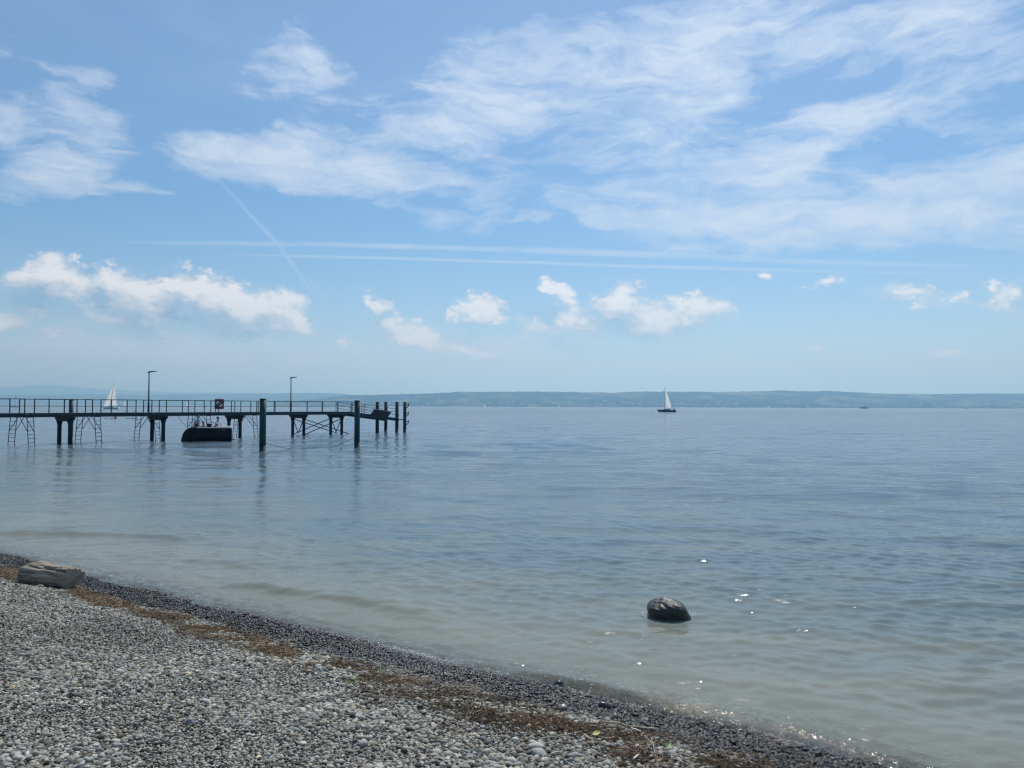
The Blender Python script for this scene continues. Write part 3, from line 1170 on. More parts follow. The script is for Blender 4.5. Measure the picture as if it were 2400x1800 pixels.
stick([(560, 1488), (600, 1487), (640, 1491)], .006, .004, M['twig_dark'], 'thin dark stick lying level on pebbles below middle of the wrack', name='driftwood_stick')


def leaf(px, py, L, w, rz, material, label, tilt=.35):
    p = on_beach(px, py) + Vector((0, 0, .045))
    mb = MB()
    vs, fs = [], []
    nn = 8
    for i in range(nn + 1):
        f = i / nn
        ww = w * math.sin(math.pi * min(.98, f * .96 + .02)) ** .8
        curl = .25 * L * (f - .5) ** 2
        for s, zz in ((-1, .18 * ww), (0, 0), (1, .18 * ww)):
            vs.append((L * (f - .5), s * ww / 2, zz + curl))
    top = len(vs)
    vs += [(x, y, z - .0012) for x, y, z in vs]
    for i in range(nn):
        for s in range(2):
            a = i * 3 + s
            fs.append((a, a + 3, a + 4, a + 1))
            fs.append((top + a, top + a + 1, top + a + 4, top + a + 3))
    e = empty('fallen_leaf', p, rz, label, 'leaf')
    e.rotation_euler = (tilt, -.2, rz)
    mb.add(vs, fs).build('blade', material, e, True)
    MB().tube([(L * .46, 0, .25 * L * .21), (L * .6, .004, .02), (L * .74, .012, .012)], .0016, 5).build('stalk', M['twig'], e, True)
    return e


leaf(1398, 1732, .075, .045, .4, simple('yellow leaf', (.42, .42, .10), .6, 0, .3, 25), 'small yellow-green leaf in the wrack above the thin sticks')
leaf(1565, 1762, .085, .055, 1.2, M['leaf'], 'dark green leaf at the wet edge of the lower wrack')
leaf(820, 1612, .10, .035, -.3, M['leaf'], 'long green leaf below the reddish patch of wrack')
leaf(835, 1600, .075, .03, .6, M['leaf'], 'smaller green leaf tucked behind the long green one')


def stone(px, py, s, rz, material, label, seed, name='stone', lift=.4):
    q = random.Random(seed)
    p = on_beach(px, py)
    bm = bmesh.new()
    bmesh.ops.create_icosphere(bm, subdivisions=3, radius=1.0)
    ax = [Vector((q.gauss(0, 1), q.gauss(0, 1), q.gauss(0, 1))) for _ in range(5)]
    for v in bm.verts:
        k = 1 + sum(.06 * math.sin(2.2 * v.co.dot(a) + i) for i, a in enumerate(ax))
        v.co = Vector((v.co.x * s[0], v.co.y * s[1], v.co.z * s[2])) * k
    me = bpy.data.meshes.new(name)
    bm.to_mesh(me)
    bm.free()
    me.polygons.foreach_set('use_smooth', [True] * len(me.polygons))
    me.materials.append(material)
    o = bpy.data.objects.new(name, me)
    COL.objects.link(o)
    o.location = p + Vector((0, 0, s[2] * lift + .01))
    o.rotation_euler = (q.uniform(-.2, .2), q.uniform(-.2, .2), rz)
    return tag(o, label, 'stone')


g1 = simple('grey stone', (.30, .30, .30), .8, 0, .3, 30, .002)
g2 = simple('light grey stone', (.42, .41, .39), .8, 0, .25, 30, .002)
g3 = simple('blue grey stone', (.20, .22, .24), .8, 0, .3, 30, .002)
gw = simple('wet stone', (.035, .042, .045), .18, 0, .4, 20, .002)
stone(1193, 1680, (.016, .030, .020), .25, M['bone'], 'white oblong stone standing out on the pebbles by the wrack', 1)
stone(1255, 1757, (.055, .040, .028), .3, g2, 'pointed light grey stone just below the straight thin stick', 2)
stone(1262, 1772, (.065, .045, .028), -.5, g1, 'broad grey stone directly beneath the pointed light grey one', 3)
stone(1195, 1790, (.050, .032, .022), .1, g2, 'oblong pale stone at the bottom edge left of the round ones', 4)
stone(1345, 1780, (.060, .030, .026), -.1, g1, 'long grey stone near the bottom edge by the wrack', 5)
stone(1310, 1613, (.055, .050, .050), .4, gw, 'large black wet stone lying at the wave edge', 6)
stone(1420, 1663, (.070, .045, .045), .2, gw, 'longish black wet stone in the middle of the wet pebbles', 7)
stone(1318, 1668, (.055, .04, .04), .5, simple('damp grey stone', (.16, .17, .17), .4, 0, .3, 30, .002), 'pale damp grey stone among the black wet pebbles', 8)
stone(1440, 1690, (.042, .038, .042), .2, simple('reddish stone', (.15, .11, .09), .4, 0, .3, 30, .002), 'brownish round stone among the wet pebbles above the branch', 9)
stone(445, 1700, (.032, .028, .030), .7, g3, 'round blue grey stone alone in the lower left shingle', 10)

# ------------------------------------------------------------------- driftwood log
def log():
    a = on_beach(60, 1366)
    b_ = on_beach(176, 1386)
    L = (b_ - a).length * .84
    rz = math.atan2(b_.y - a.y, b_.x - a.x)
    e = empty('driftwood_log', a.lerp(b_, .47) + Vector((0, .06, 0)), rz, 'weathered grey-brown driftwood log with a sawn end lying at the wrack line', 'log')
    m, n, out = mat('weathered wood')
    tc = n.new('ShaderNodeTexCoord')
    v = n.mapping(tc.outputs['Object'], scale=(1.2, 9, 9))
    g = n.noise(v, 1.6, 8, .65, .7)
    pat = n.noise(tc.outputs['Object'], 4, 5, .6)
    c = n.mix(n.maprange(g, .35, .65, 0, 1), (.075, .06, .045), (.42, .36, .285))
    c = n.mix(n.maprange(pat, .45, .75, 0, .5), c, (.27, .235, .19))
    b = n.new('ShaderNodeBsdfPrincipled')
    n.link(c, b.inputs['Base Color'])
    b.inputs['Roughness'].default_value = .9
    bp = n.new('ShaderNodeBump')
    bp.inputs['Distance'].default_value = .04
    n.link(g, bp.inputs['Height'])
    n.link(bp.outputs[0], b.inputs['Normal'])
    n.link(b.outputs[0], out.inputs[0])
    q = random.Random(4)
    mb = MB()
    nl, nr = 40, 64
    vs, fs = [], []
    grooves = [(q.uniform(0, 6.28), q.uniform(.018, .046), q.uniform(.05, .12), q.uniform(-.45, .45), q.uniform(0, 6)) for _ in range(17)]
    for i in range(nl + 1):
        f = i / nl
        x = (f - .5) * L
        rb = .215 - .035 * f + .03 * math.exp(-((f - .15) / .2) ** 2)
        endr = 1 - .18 * max(0, (.06 - f) / .06) - .05 * max(0, (f - .97) / .03)
        for k in range(nr):
            th = 2 * math.pi * k / nr
            r = rb * endr * (1 + .07 * math.sin(2 * th + 1 + f) + .05 * math.sin(3 * th + 2.2 * f) + .02 * math.sin(5 * th - 3 * f))
            for (g0, dep, wd, tw, ph) in grooves:
                dth = (th - g0 - tw * math.sin(f * 3 + ph) + math.pi) % (2 * math.pi) - math.pi
                r -= dep * math.exp(-(dth / wd) ** 2) * (.55 + .45 * math.sin(f * 6 + ph))
            r += .004 * math.sin(23 * th + 4 * math.sin(f * 7))
            xx = x + (0.05 * math.sin(th + .7) + .015 * math.sin(4 * th) if i == 0 else 0) + (0.035 * math.cos(th - .6) + .01 * math.sin(5 * th) if i == nl else 0)
            vs.append((xx, r * 1.1 * math.cos(th), .155 + r * .88 * math.sin(th)))
    for i in range(nl):
        for k in range(nr):
            k2 = (k + 1) % nr
            fs.append((i * nr + k, (i + 1) * nr + k, (i + 1) * nr + k2, i * nr + k2))
    vs.append((-L / 2 - .03, 0, .16))
    c0 = len(vs) - 1
    for k in range(nr):
        fs.append((c0, k, (k + 1) % nr))
    trunk = mb.add(vs, fs).build('trunk', m, e, True)
    # sawn end with growth rings
    m2, n, out = mat('sawn end')
    tc = n.new('ShaderNodeTexCoord')
    wv = n.new('ShaderNodeTexWave', wave_type='RINGS', rings_direction='X')
    wv.inputs['Scale'].default_value = 14
    wv.inputs['Distortion'].default_value = 3
    n.link(tc.outputs['Object'], wv.inputs['Vector'])
    c = n.mix(wv.outputs['Fac'], (.24, .205, .16), (.38, .335, .265))
    c = n.mix(n.maprange(n.noise(tc.outputs['Object'], 6, 5, .6), .45, .7, 0, .7), c, (.15, .13, .11))
    b = n.new('ShaderNodeBsdfPrincipled')
    n.link(c, b.inputs['Base Color'])
    b.inputs['Roughness'].default_value = .9
    n.link(b.outputs[0], out.inputs[0])
    ring = [Vector(v) for v in vs[nl * nr:(nl + 1) * nr]]
    ctr = sum(ring, Vector()) / nr
    mv, mf = [], []
    for j, s in enumerate((1.0, .75, .5, .25)):
        for p in ring:
            o = ctr + (p - ctr) * s
            mv.append((o.x + .018 * (1 - s) + .004 * math.sin(7 * s + o.y * 40), o.y, o.z))
    mv.append((ctr.x + .02, ctr.y, ctr.z))
    for j in range(3):
        for k in range(nr):
            k2 = (k + 1) % nr
            mf.append((j * nr + k, (j + 1) * nr + k, (j + 1) * nr + k2, j * nr + k2))
    for k in range(nr):
        mf.append((3 * nr + k, len(mv) - 1, 3 * nr + (k + 1) % nr))
    MB().add(mv, mf).build('sawn_end', m2, e, True)


log()

# ------------------------------------------------------------------- boulder
def boulder():
    p = on_water(1572, 1448)
    m, n, out = mat('wet boulder')
    tc = n.new('ShaderNodeTexCoord')
    v = tc.outputs['Object']
    a1 = n.noise(n.mapping(v, rot=(0, 0, .5), scale=(1, 1.6, 2.2)), 5, 9, .68, .8)
    a2 = n.noise(v, 22, 6, .6)
    c = n.mix(n.maprange(a1, .38, .66, 0, 1), (.005, .006, .007), (.034, .034, .033))
    zz = n.sep(v)[2]
    algae = n.maprange(n.math('ADD', zz, n.math('MULTIPLY', a1, .1)), .10, .22, 1, 0, True)
    c = n.mix(algae, c, (.012, .018, .014))
    b = n.new('ShaderNodeBsdfPrincipled')
    n.link(c, b.inputs['Base Color'])
    n.setin(b.inputs['Roughness'], n.maprange(a2, .3, .7, .24, .50))
    bp = n.new('ShaderNodeBump')
    bp.inputs['Distance'].default_value = .022
    n.link(n.math('MULTIPLY_ADD', a2, .3, a1), bp.inputs['Height'])
    n.link(bp.outputs[0], b.inputs['Normal'])
    n.link(b.outputs[0], out.inputs[0])
    bm = bmesh.new()
    bmesh.ops.create_icosphere(bm, subdivisions=5, radius=1.0)
    q = random.Random(12)
    ax = [(Vector((q.gauss(0, 1), q.gauss(0, 1), q.gauss(0, 1))), q.uniform(1.2, 3.5), q.uniform(0, 6)) for _ in range(9)]
    for vv in bm.verts:
        u = vv.co.normalized()
        k = 1.0
        for i, (d, f, ph) in enumerate(ax):
            k += (.034 if i < 4 else .026) * math.sin(f * u.dot(d) * 1.6 + ph)
        k += .016 * math.sin(17 * u.x + 9 * u.z) * math.sin(13 * u.y + 5 * u.x) - .018 * math.exp(-((u.x * .7 + u.z * .5 - u.y * .2 - .12) / .05) ** 2) - .018 * math.exp(-((u.x * .3 - u.z * .8 + .3 + .1 * math.sin(6 * u.x)) / .05) ** 2)
        x, y, z = u.x * .32 * k, u.y * .31 * k, u.z * (.255 if u.z > 0 else .3) * k
        if z > 0:                       # peak a little left of the middle, long slope to the right
            x -= .035 * (z / .3)
        x += .03 * max(0, -z) / .3
        vv.co = (x, y, z)
    me = bpy.data.meshes.new('boulder')
    bm.to_mesh(me)
    bm.free()
    me.polygons.foreach_set('use_smooth', [True] * len(me.polygons))
    me.materials.append(m)
    o = bpy.data.objects.new('boulder', me)
    COL.objects.link(o)
    o.location = (p.x, p.y + .12, .015)
    o.rotation_euler = (R(-4), R(6), R(8))
    tag(o, 'dark wet boulder standing out of the shallow water off the beach', 'boulder')
    # flat stone just under the surface beside it
    o2 = stone_water = None
    return o.location.copy()


bl = boulder()

# foam: small white bubbles round the boulder and where the wavelet breaks
def foam():
    q = np.random.default_rng(31)
    pts = []
    for _ in range(150):
        s = -1 if q.random() < .62 else 1
        x = bl.x + s * q.uniform(.25, .40)
        y = bl.y + q.normal(-.02, .07)
        pts.append((x, y, q.uniform(.003, .009)))
    for (x0, x1, nn) in ((905, 1010, 420), (1010, 1110, 240), (620, 905, 320), (1110, 1990, 900), (200, 620, 260)):
        for _ in range(nn):
            px = q.uniform(x0, x1)
            # shoreline in pixels, measured on the photograph
            py = np.interp(px, [0, 200, 400, 620, 800, 905, 1000, 1110, 1300, 1500, 1700, 1850, 2000], [1310, 1362, 1408, 1462, 1497, 1520, 1543, 1566, 1612, 1662, 1716, 1756, 1800])
            if float(fbm(np.array(px * .02), np.array(4.0), 3)) < q.uniform(.3, .62):
                continue
            w = on_water(px, py + q.normal(0, 2.5) - 5 * float(vnoise(np.array(px * .045), np.array(1.5))))
            pts.append((w.x, w.y, q.uniform(.002, .0055)))
    mb = MB()
    for x, y, r in pts:
        z = max(0.0, float(beach_z(x, y))) + .012 + q.uniform(0, .012)
        bm_v = [(r, 0, 0), (-r, 0, 0), (0, r, 0), (0, -r, 0), (0, 0, r), (0, 0, -r)]
        mb.add([(x + a, y + b, z + c) for a, b, c in bm_v], [(0, 2, 4), (2, 1, 4), (1, 3, 4), (3, 0, 4), (2, 0, 5), (1, 2, 5), (3, 1, 5), (0, 3, 5)])
    o = mb.build('foam', simple('foam white', (.86, .88, .88), .25, 0, .05, 5), None, True)
    tag(o, kind='stuff')


foam()

# ------------------------------------------------------------------- pier
PU = Vector((.57, .82, 0)).normalized()
PWv = Vector((PU.y, -PU.x, 0))            # towards the viewer
P0 = Vector((-30.4, 66.0, 0))
DECK = 2.38


def pp(t, w, z):
    return P0 + PU * t + PWv * w + Vector((0, 0, z))


pier = empty('pier', (0, 0, 0), 0, 'long dark steel footbridge pier on paired piles, with railings and bathing ladders', 'pier')
PA, PB = -38.0, 21.3
RAILZ = 1.04


def pbar(name, a, b, w, h, material, parent=None, up=Vector((0, 0, 1))):
    return MB().bar(a, b, w, h, up).build(name, material, parent or pier)


# deck planks across the pier, edge beams at both sides
plank_me = None
tt = PA
while tt < PB - .1:
    if plank_me is None:
        o = MB().bar(Vector((0, 0, 0)) - PWv * 1.12, PWv * 1.12, .235, .045).build('plank', M['deck'], pier)
        plank_me = o.data
    else:
        o = bpy.data.objects.new('plank', plank_me)
        COL.objects.link(o)
        o.parent = pier
    o.location = pp(tt + .12, 0, DECK - .03 + rnd.uniform(-.004, .004))
    tt += .25
for s in (-1, 1):
    pbar('edge_beam', pp(PA, s * 1.20, DECK - .155), pp(PB, s * 1.20, DECK - .155), .14, .31, M['steel'])
for s in (-.45, .45):
    pbar('stringer', pp(PA, s, DECK - .17), pp(PB, s, DECK - .17), .14, .22, M['pile'])

BENTS = [-30.4, -22.8, -15.2, -7.6, 0.0, 7.6, 15.1, 20.2]
for t in BENTS:
    # crosshead with splayed ends
    mb = MB()
    prof = [(-1.22, 0), (1.22, 0), (1.22, -.12), (1.05, -.24), (.72, -.34), (-.72, -.34), (-1.05, -.24), (-1.22, -.12)]
    rings = []
    for s in (-.21, .21):
        rings.append([pp(t + s, w, DECK - .315 + z) for w, z in prof])
    mb.loft(rings)
    mb.build('crosshead', M['pile'], pier)
    for s in (-1, 1):
        MB().tube([pp(t, s * .86, DECK - .60), pp(t, s * .86, DECK - .95), pp(t, s * .86, -2.5)], [.24, .155, .155], 12).build('pile', M['pile'], pier, True)
for (ta, tb) in ((15.1, 20.2),):
    for s in (-1, 1):
        w = s * .86
        pbar('brace', pp(ta + .1, w, 1.62), pp(tb + 1.0, w, .0), .07, .07, M['steel'])
        pbar('brace', pp(tb - .1, w, 1.62), pp(ta - 1.0 + .9, w, .0), .07, .07, M['steel'])
    for t in (ta, tb):
        pbar('brace', pp(t, -.75, 1.55), pp(t, 0, .18), .06, .06, M['steel'])
        pbar('brace', pp(t, .75, 1.55), pp(t, 0, .18), .06, .06, M['steel'])

LADS = [-15.54, -10.67, -5.80, -.93, 3.94, 8.81]


def railing(s):
    w = s * 1.22
    edges = [PA] + [x for t in LADS for x in (t - .30, t + .30)] + [PB]
    bays = [(edges[i], edges[i + 1]) for i in range(0, len(edges), 2)]
    for a, b_ in bays:
        if b_ - a < .5:
            continue
        pbar('top_rail', pp(a, w, DECK + RAILZ), pp(b_, w, DECK + RAILZ), .055, .05, M['steel'])
        pbar('middle_rail', pp(a, w, DECK + .52), pp(b_, w, DECK + .52), .04, .04, M['steel'])
        k = max(1, round((b_ - a) / 2.1))
        for i in range(k + 1):
            t = a + (b_ - a) * i / k
            t = min(max(t, a + .03), b_ - .03)
            pbar('railing_post', pp(t, w, DECK - .12), pp(t, w, DECK + RAILZ - .02), .06, .06, M['steel'])


railing(1)
railing(-1)
for t in LADS:
    for s in (-1, 1):
        lad = empty('ladder', (0, 0, 0))
        lad.parent = pier
        w0, w1 = s * 1.31, s * 1.72
        z0, z1 = DECK - .05, -.35

        def lp(f, side):
            return pp(t + side * .22, w0 + (w1 - w0) * f, z0 + (z1 - z0) * f)
        for side in (-1, 1):
            MB().tube([lp(0, side), lp(1, side)], .027, 8).build('side_rail', M['steel'], lad, True)
        for i in range(8):
            f = .10 + i * .115
            MB().tube([lp(f, -1), lp(f, 1)], .017, 6).build('rung', M['steel'], lad, True)
        for side in (-1, 1):
            MB().tube([lp(.50, side), pp(t + side * .20, s * .12, DECK - .30)], .024, 6).build('strut', M['steel'], lad, True)

# lamps
def lamp(t, w, label):
    e = empty('lamp_post', pp(t, w, DECK), math.atan2(PU.y, PU.x) - R(55), label, 'lamp', 'lamp posts on the pier')
    MB().tube([(0, 0, 0), (0, 0, 3.4)], [.062, .045], 10).build('pole', M['steel'], e, True)
    MB().tube([(0, 0, 0), (0, 0, .9)], [.085, .08], 10).build('base_sleeve', M['pile'], e, True)
    mb = MB()
    mb.loft([[(-.10, -.07, 3.40), (-.10, .07, 3.40), (-.10, .07, 3.50), (-.10, -.07, 3.50)],
             [(.12, -.09, 3.44), (.12, .09, 3.44), (.12, .09, 3.55), (.12, -.09, 3.55)],
             [(.62, -.10, 3.53), (.62, .10, 3.53), (.62, .10, 3.57), (.62, -.10, 3.57)]])
    mb.build('lamp_head', M['steel'], e)
    MB().box((.40, 0, 3.487), (.34, .14, .012), Matrix.Rotation(R(-8), 3, 'Y')).build('lamp_glass', M['lamp_glass'], e)


lamp(-.3, -.95, 'slim dark lamp post on the pier left of the life ring')
lamp(14.9, -.95, 'slim dark lamp post on the pier right of the tall front post')

# life ring station
def life_ring():
    c = at_depth(514, 946, 69.6)
    e = empty('life_ring_station', (c.x, c.y, DECK - .06), math.atan2(PU.y, PU.x) - R(36), 'maroon life ring box with a white and red ring, on the pier railing', 'life ring')
    MB().tube([(-.05, .05, 0), (-.05, .05, .75)], .035, 8).build('post', M['steel'], e, True)
    MB().box((0, 0, .80), (.80, .16, .92), None, .07).build('housing', M['red'], e)
    rot = Matrix.Rotation(R(90), 3, 'X')
    MB().torus((0, -.12, .80), .23, .062, rot, 32, 10).build('ring', M['ring_red'], e, True)
    for k in range(2):
        a0 = R(92 + 190 * k)
        MB().torus((0, -.12, .80), .23, .067, rot, 12, 10, a0, a0 + R(80)).build('ring_band', M['ring_white'], e, True)
    MB().ball((0, -.10, .80), (.165, .03, .165), 2).build('centre_disc', simple('disc grey', (.24, .23, .21), .7), e, True)


life_ring()

# ramp to the landing stage
RB = 28.7
ramp = empty('landing_ramp', (0, 0, 0), 0, 'sloping gangway with railings leading down from the pier end to the landing piles', 'gangway')


def rz_(t):
    return DECK - (t - PB) / (RB - PB) * .78


for s in (-1, 1):
    pbar('side_beam', pp(PB + .05, s * 1.1, rz_(PB) - .19), pp(RB, s * 1.1, rz_(RB) - .19), .12, .34, M['steel'], ramp)
    for zz, nm in ((1.0, 'top_rail'), (.66, 'middle_rail'), (.33, 'lower_rail')):
        pbar(nm, pp(PB + .1, s * 1.1, rz_(PB) + zz), pp(RB, s * 1.1, rz_(RB) + zz), .04, .04, M['steel'], ramp)
    for i in range(5):
        t = PB + .15 + (RB - PB - .25) * i / 4
        pbar('railing_post', pp(t, s * 1.1, rz_(t) - .05), pp(t, s * 1.1, rz_(t) + 1.0), .055, .055, M['steel'], ramp)
t = PB + .2
plank2 = None
while t < RB - .1:
    if plank2 is None:
        o = MB().bar(-PWv * 1.03, PWv * 1.03, .23, .04).build('plank', M['deck'], ramp)
        plank2 = o.data
    else:
        o = bpy.data.objects.new('plank', plank2)
        COL.objects.link(o)
        o.parent = ramp
    o.location = pp(t, 0, rz_(t) - .03)
    t += .25
# folded boarding flap on the viewer's side of the ramp
fl = empty('boarding_flap', (0, 0, 0), 0, 'dark folded boarding flap tilted against the lower end of the gangway', 'flap')
fw = 1.28
FLP = [(23.9, 1.98), (26.6, 1.66), (26.95, 2.28), (24.4, 2.63)]
rings = []
for dw in (0, .10):
    rings.append([pp(t_, fw + dw + (.25 if k_ > 1 else 0), z_) for k_, (t_, z_) in enumerate(FLP)])
MB().loft(rings).build('panel', M['pile'], fl)
pbar('edge_strip', pp(24.4, fw + .30, 2.66), pp(26.95, fw + .30, 2.31), .20, .05, M['rub'], fl)
pbar('lower_frame', pp(23.8, fw + .05, 1.95), pp(26.7, fw + .05, 1.62), .10, .10, M['steel'], fl)
for t_, z_ in ((24.6, 1.9), (26.0, 1.74)):
    pbar('rib', pp(t_, fw - .03, z_), pp(t_ + .4, fw + .22, z_ + .62), .06, .06, M['steel'], fl)

# ------------------------------------------------------------------- mooring posts
def post(px, ytop, ybot, r, label, material, D=None, hooks=0, group='mooring posts at the pier'):
    p = on_water(px, ybot) if D is None else on_water(px, 1000) * 0 + Vector((at_depth(px, 1000, D).x, D, 0))
    top = at_depth(px, ytop, p.y).z
    e = empty('mooring_post', p, 0, label, 'post', group)
    MB().tube([(0, 0, -2.5), (0, 0, .35)], [r * .985, r * .985], 20).build('tide_band', M['pile'], e, True)
    MB().tube([(0, 0, .35), (0, 0, top)], r, 20).build('shaft', material, e, True)
    MB().tube([(0, 0, top), (0, 0, top + .03), (0, 0, top + .06)], [r * 1.05, r * 1.05, r * .8], 20).build('cap', material, e, True)
    for k in range(hooks):
        z = top - .15 - k * .98
        pts = [(r * .9, 0, z - .45), (r + .12, 0, z - .40), (r + .22, 0, z - .25), (r + .24, 0, z - .02), (r + .24, 0, z + .06)]
        MB().tube(pts, .05, 8).build('hook', M['pile'], e, True)
        MB().tube([(r * .9, 0, z - .12), (r + .22, 0, z - .12)], .045, 8).build('hook', M['pile'], e, True)
    return p


pA = post(615, 936, 1057, .213, 'thick green steel mooring post standing free right of the life ring', M['green_post'])
pB = post(836.5, 940, 1047, .205, 'thick green steel mooring post standing in front of the gangway', M['green_post'])
post(884, 943, 1014, .20, 'leftmost mooring pile of the four behind the gangway end', M['green_post'])
post(904, 943, 1011.5, .19, 'pile close behind the boarding flap, second of the four end piles', M['green_post'])
post(930, 943, 1012.5, .20, 'pile right at the foot of the gangway railing', M['green_post'])
post(948.5, 943, 1012.5, .19, 'outermost mooring pile with three fender hooks on its right side', M['green_post'], None, 3)
post(166, 939, 1035, .17, 'tall mooring post rising behind the pier railing near the left pile pair', M['green_post'], 63.0)

# cross-tie between the two outer piles
q1, q2 = on_water(930, 1012.5), on_water(948.5, 1012.5)
tie = MB().bar(q1 + Vector((.2, 0, 1.42)), q2 + Vector((-.19, 0, 1.42)), .08, .10).build('tie_bar', M['steel'])
tag(tie, 'short dark bar joining the two outermost piles', 'tie bar')

# ropes
def rope(pts, r, label):
    c = Vector(pts[0])
    o = MB().tube([Vector(p) - c for p in pts], r, 6).build('rope', M['rope'], None, True, c)
    return tag(o, label, 'rope')


sag = []
for i in range(25):
    f = i / 24
    p = pA.lerp(pB, f) + Vector((0, .9 * math.sin(f * math.pi), 0))
    z = max(.035, .55 - 2.2 * f, .75 - 2.6 * (1 - f))
    sag.append((p.x + (.2 if i == 0 else 0), p.y, z))
rope(sag, .018, 'dark rope sagging into the water between the two thick green posts')
ra = pp(1.2, 1.1, DECK - .35)
boat_bow = on_water(432, 1033)
rope([ra, ra.lerp(boat_bow + Vector((.5, 0, 1.0)), .33) - Vector((0, 0, .12)), ra.lerp(boat_bow + Vector((.5, 0, 1.0)), .66) - Vector((0, 0, .12)), boat_bow + Vector((.55, 0, 1.0))], .018,
     'thin mooring line running from the pier beam to the bow of the black boat')


# ------------------------------------------------------------------- people
def person(parent_loc, rz, joints, edges, label, clothes, hair=True, hat=None, name='person', scale=1.0, group=None):
    """joints: name -> ((x,y,z), radius); one continuous skinned body, clothes as thin shells round it"""
    e = empty(name, parent_loc, rz, label, 'person', group)
    e.scale = (scale,) * 3
    names = list(joints)
    root = 'pelvis'

    def skinned(obname, keys, edgs, grow, material):
        me = bpy.data.meshes.new(obname)
        keys = list(keys)
        me.from_pydata([joints[k][0] for k in keys], [(keys.index(a), keys.index(b)) for a, b in edgs if a in keys and b in keys], [])
        o = bpy.data.objects.new(obname, me)
        COL.objects.link(o)
        o.parent = e
        me.materials.append(material)
        sk = o.modifiers.new('skin', 'SKIN')
        sk.use_smooth_shade = True
        lay = me.skin_vertices[0].data if me.skin_vertices else None
        if lay is None:
            me.attributes.new('skin', 'FLOAT', 'POINT')
        for i, k in enumerate(keys):
            r = joints[k][1] + grow
            if isinstance(r, float):
                lay[i].radius = (r, r)
            lay[i].use_root = (k == root or (root not in keys and i == 0))
        ss = o.modifiers.new('sub', 'SUBSURF')
        ss.levels = 1
        ss.render_levels = 1
        return o
    skinned('body', names, edges, 0.0, M['skin'])
    for cname, keys, material, grow in clothes:
        skinned(cname, keys, edges, grow, material)
    hx, hy, hz = joints['head'][0]
    nx, ny, nz = joints['face'][0] if 'face' in joints else (hx, hy, hz)
    if hair:
        MB().ball((hx - (nx - hx) * .35, hy - (ny - hy) * .35, hz + .035), (.105, .105, .115), 2).build('hair', M['hair'], e, True)
    if hat:
        mb = MB().tube([(hx, hy, hz + .04), (hx, hy, hz + .05), (hx, hy, hz + .06)], [.17, .17, .115], 16)
        mb.tube([(hx, hy, hz + .06), (hx, hy, hz + .12), (hx, hy, hz + .16)], [.115, .105, .06], 16)
        mb.build('hat', hat, e, True)
    return e


EDG = [('pelvis', 'waist'), ('waist', 'chest'), ('chest', 'neck'), ('neck', 'head'), ('head', 'face'),
       ('chest', 'shl'), ('shl', 'ell'), ('ell', 'wrl'), ('wrl', 'hal'), ('chest', 'shr'), ('shr', 'elr'), ('elr', 'wrr'), ('wrr', 'har'),
       ('pelvis', 'hipl'), ('hipl', 'knl'), ('knl', 'anl'), ('anl', 'tol'), ('pelvis', 'hipr'), ('hipr', 'knr'), ('knr', 'anr'), ('anr', 'tor')]
for sd in 'lr':
    for f in range(1, 5):
        EDG.append(('ha' + sd, 'f%s%d' % (sd, f)))


def pose(pelvis, lean, head, arms, legs, hs=1.0):
    """a body in metres: pelvis position, torso lean, head offset, arms = [(elbow, hand)], legs = [(knee, ankle, toe)] as absolute points"""
    P = Vector(pelvis)
    ch = P + Vector((lean[0], lean[1], .42)) * hs
    wa = P.lerp(ch, .5)
    nk = ch + Vector((lean[0] * .3, lean[1] * .3, .13)) * hs
    hd = nk + Vector(head) * hs
    fa = hd + Vector((head[0] * .9 + lean[0] * .15, head[1] * .9 - .07, .00)) * hs
    j = {'pelvis': (P, .125 * hs), 'waist': (wa, .118 * hs), 'chest': (ch, .135 * hs), 'neck': (nk, .055 * hs), 'head': (hd, .095 * hs), 'face': (fa, .062 * hs)}
    for sd, sx, (el, ha) in (('l', -1, arms[0]), ('r', 1, arms[1])):
        j['sh' + sd] = (ch + Vector((sx * .17, 0, .05)) * hs, .055 * hs)
        el, ha = Vector(el), Vector(ha)
        wr = el.lerp(ha, .85)
        j['el' + sd] = (el, .042 * hs)
        j['wr' + sd] = (wr, .028 * hs)
        j['ha' + sd] = (ha, .030 * hs)
        d = (ha - el).normalized()
        for f in range(1, 5):
            j['f%s%d' % (sd, f)] = (ha + d * (.085 - .008 * abs(f - 2.3)) * hs + Vector(((f - 2.5) * .020, 0, -.01 * f)) * hs, .009 * hs)
    for sd, sx, (kn, an, to) in (('l', -1, legs[0]), ('r', 1, legs[1])):
        j['hip' + sd] = (P + Vector((sx * .09, 0, -.03)) * hs, .092 * hs)
        j['kn' + sd] = (Vector(kn), .062 * hs)
        j['an' + sd] = (Vector(an), .042 * hs)
        j['to' + sd] = (Vector(to), .035 * hs)
    return {k: (tuple(v[0]), v[1]) for k, v in j.items()}


SHIRT = ('waist', 'chest', 'shl', 'shr', 'ell', 'elr')
PANTS = ('pelvis', 'hipl', 'hipr', 'knl', 'knr', 'anl', 'anr')

# ------------------------------------------------------------------- black boat
bc = on_water(476, 1035)
bc.y += .75
BRZ = R(19)
boat = empty('motor_boat', bc, BRZ, 'black open motor tender with a rounded bow carrying three people below the pier', 'boat')


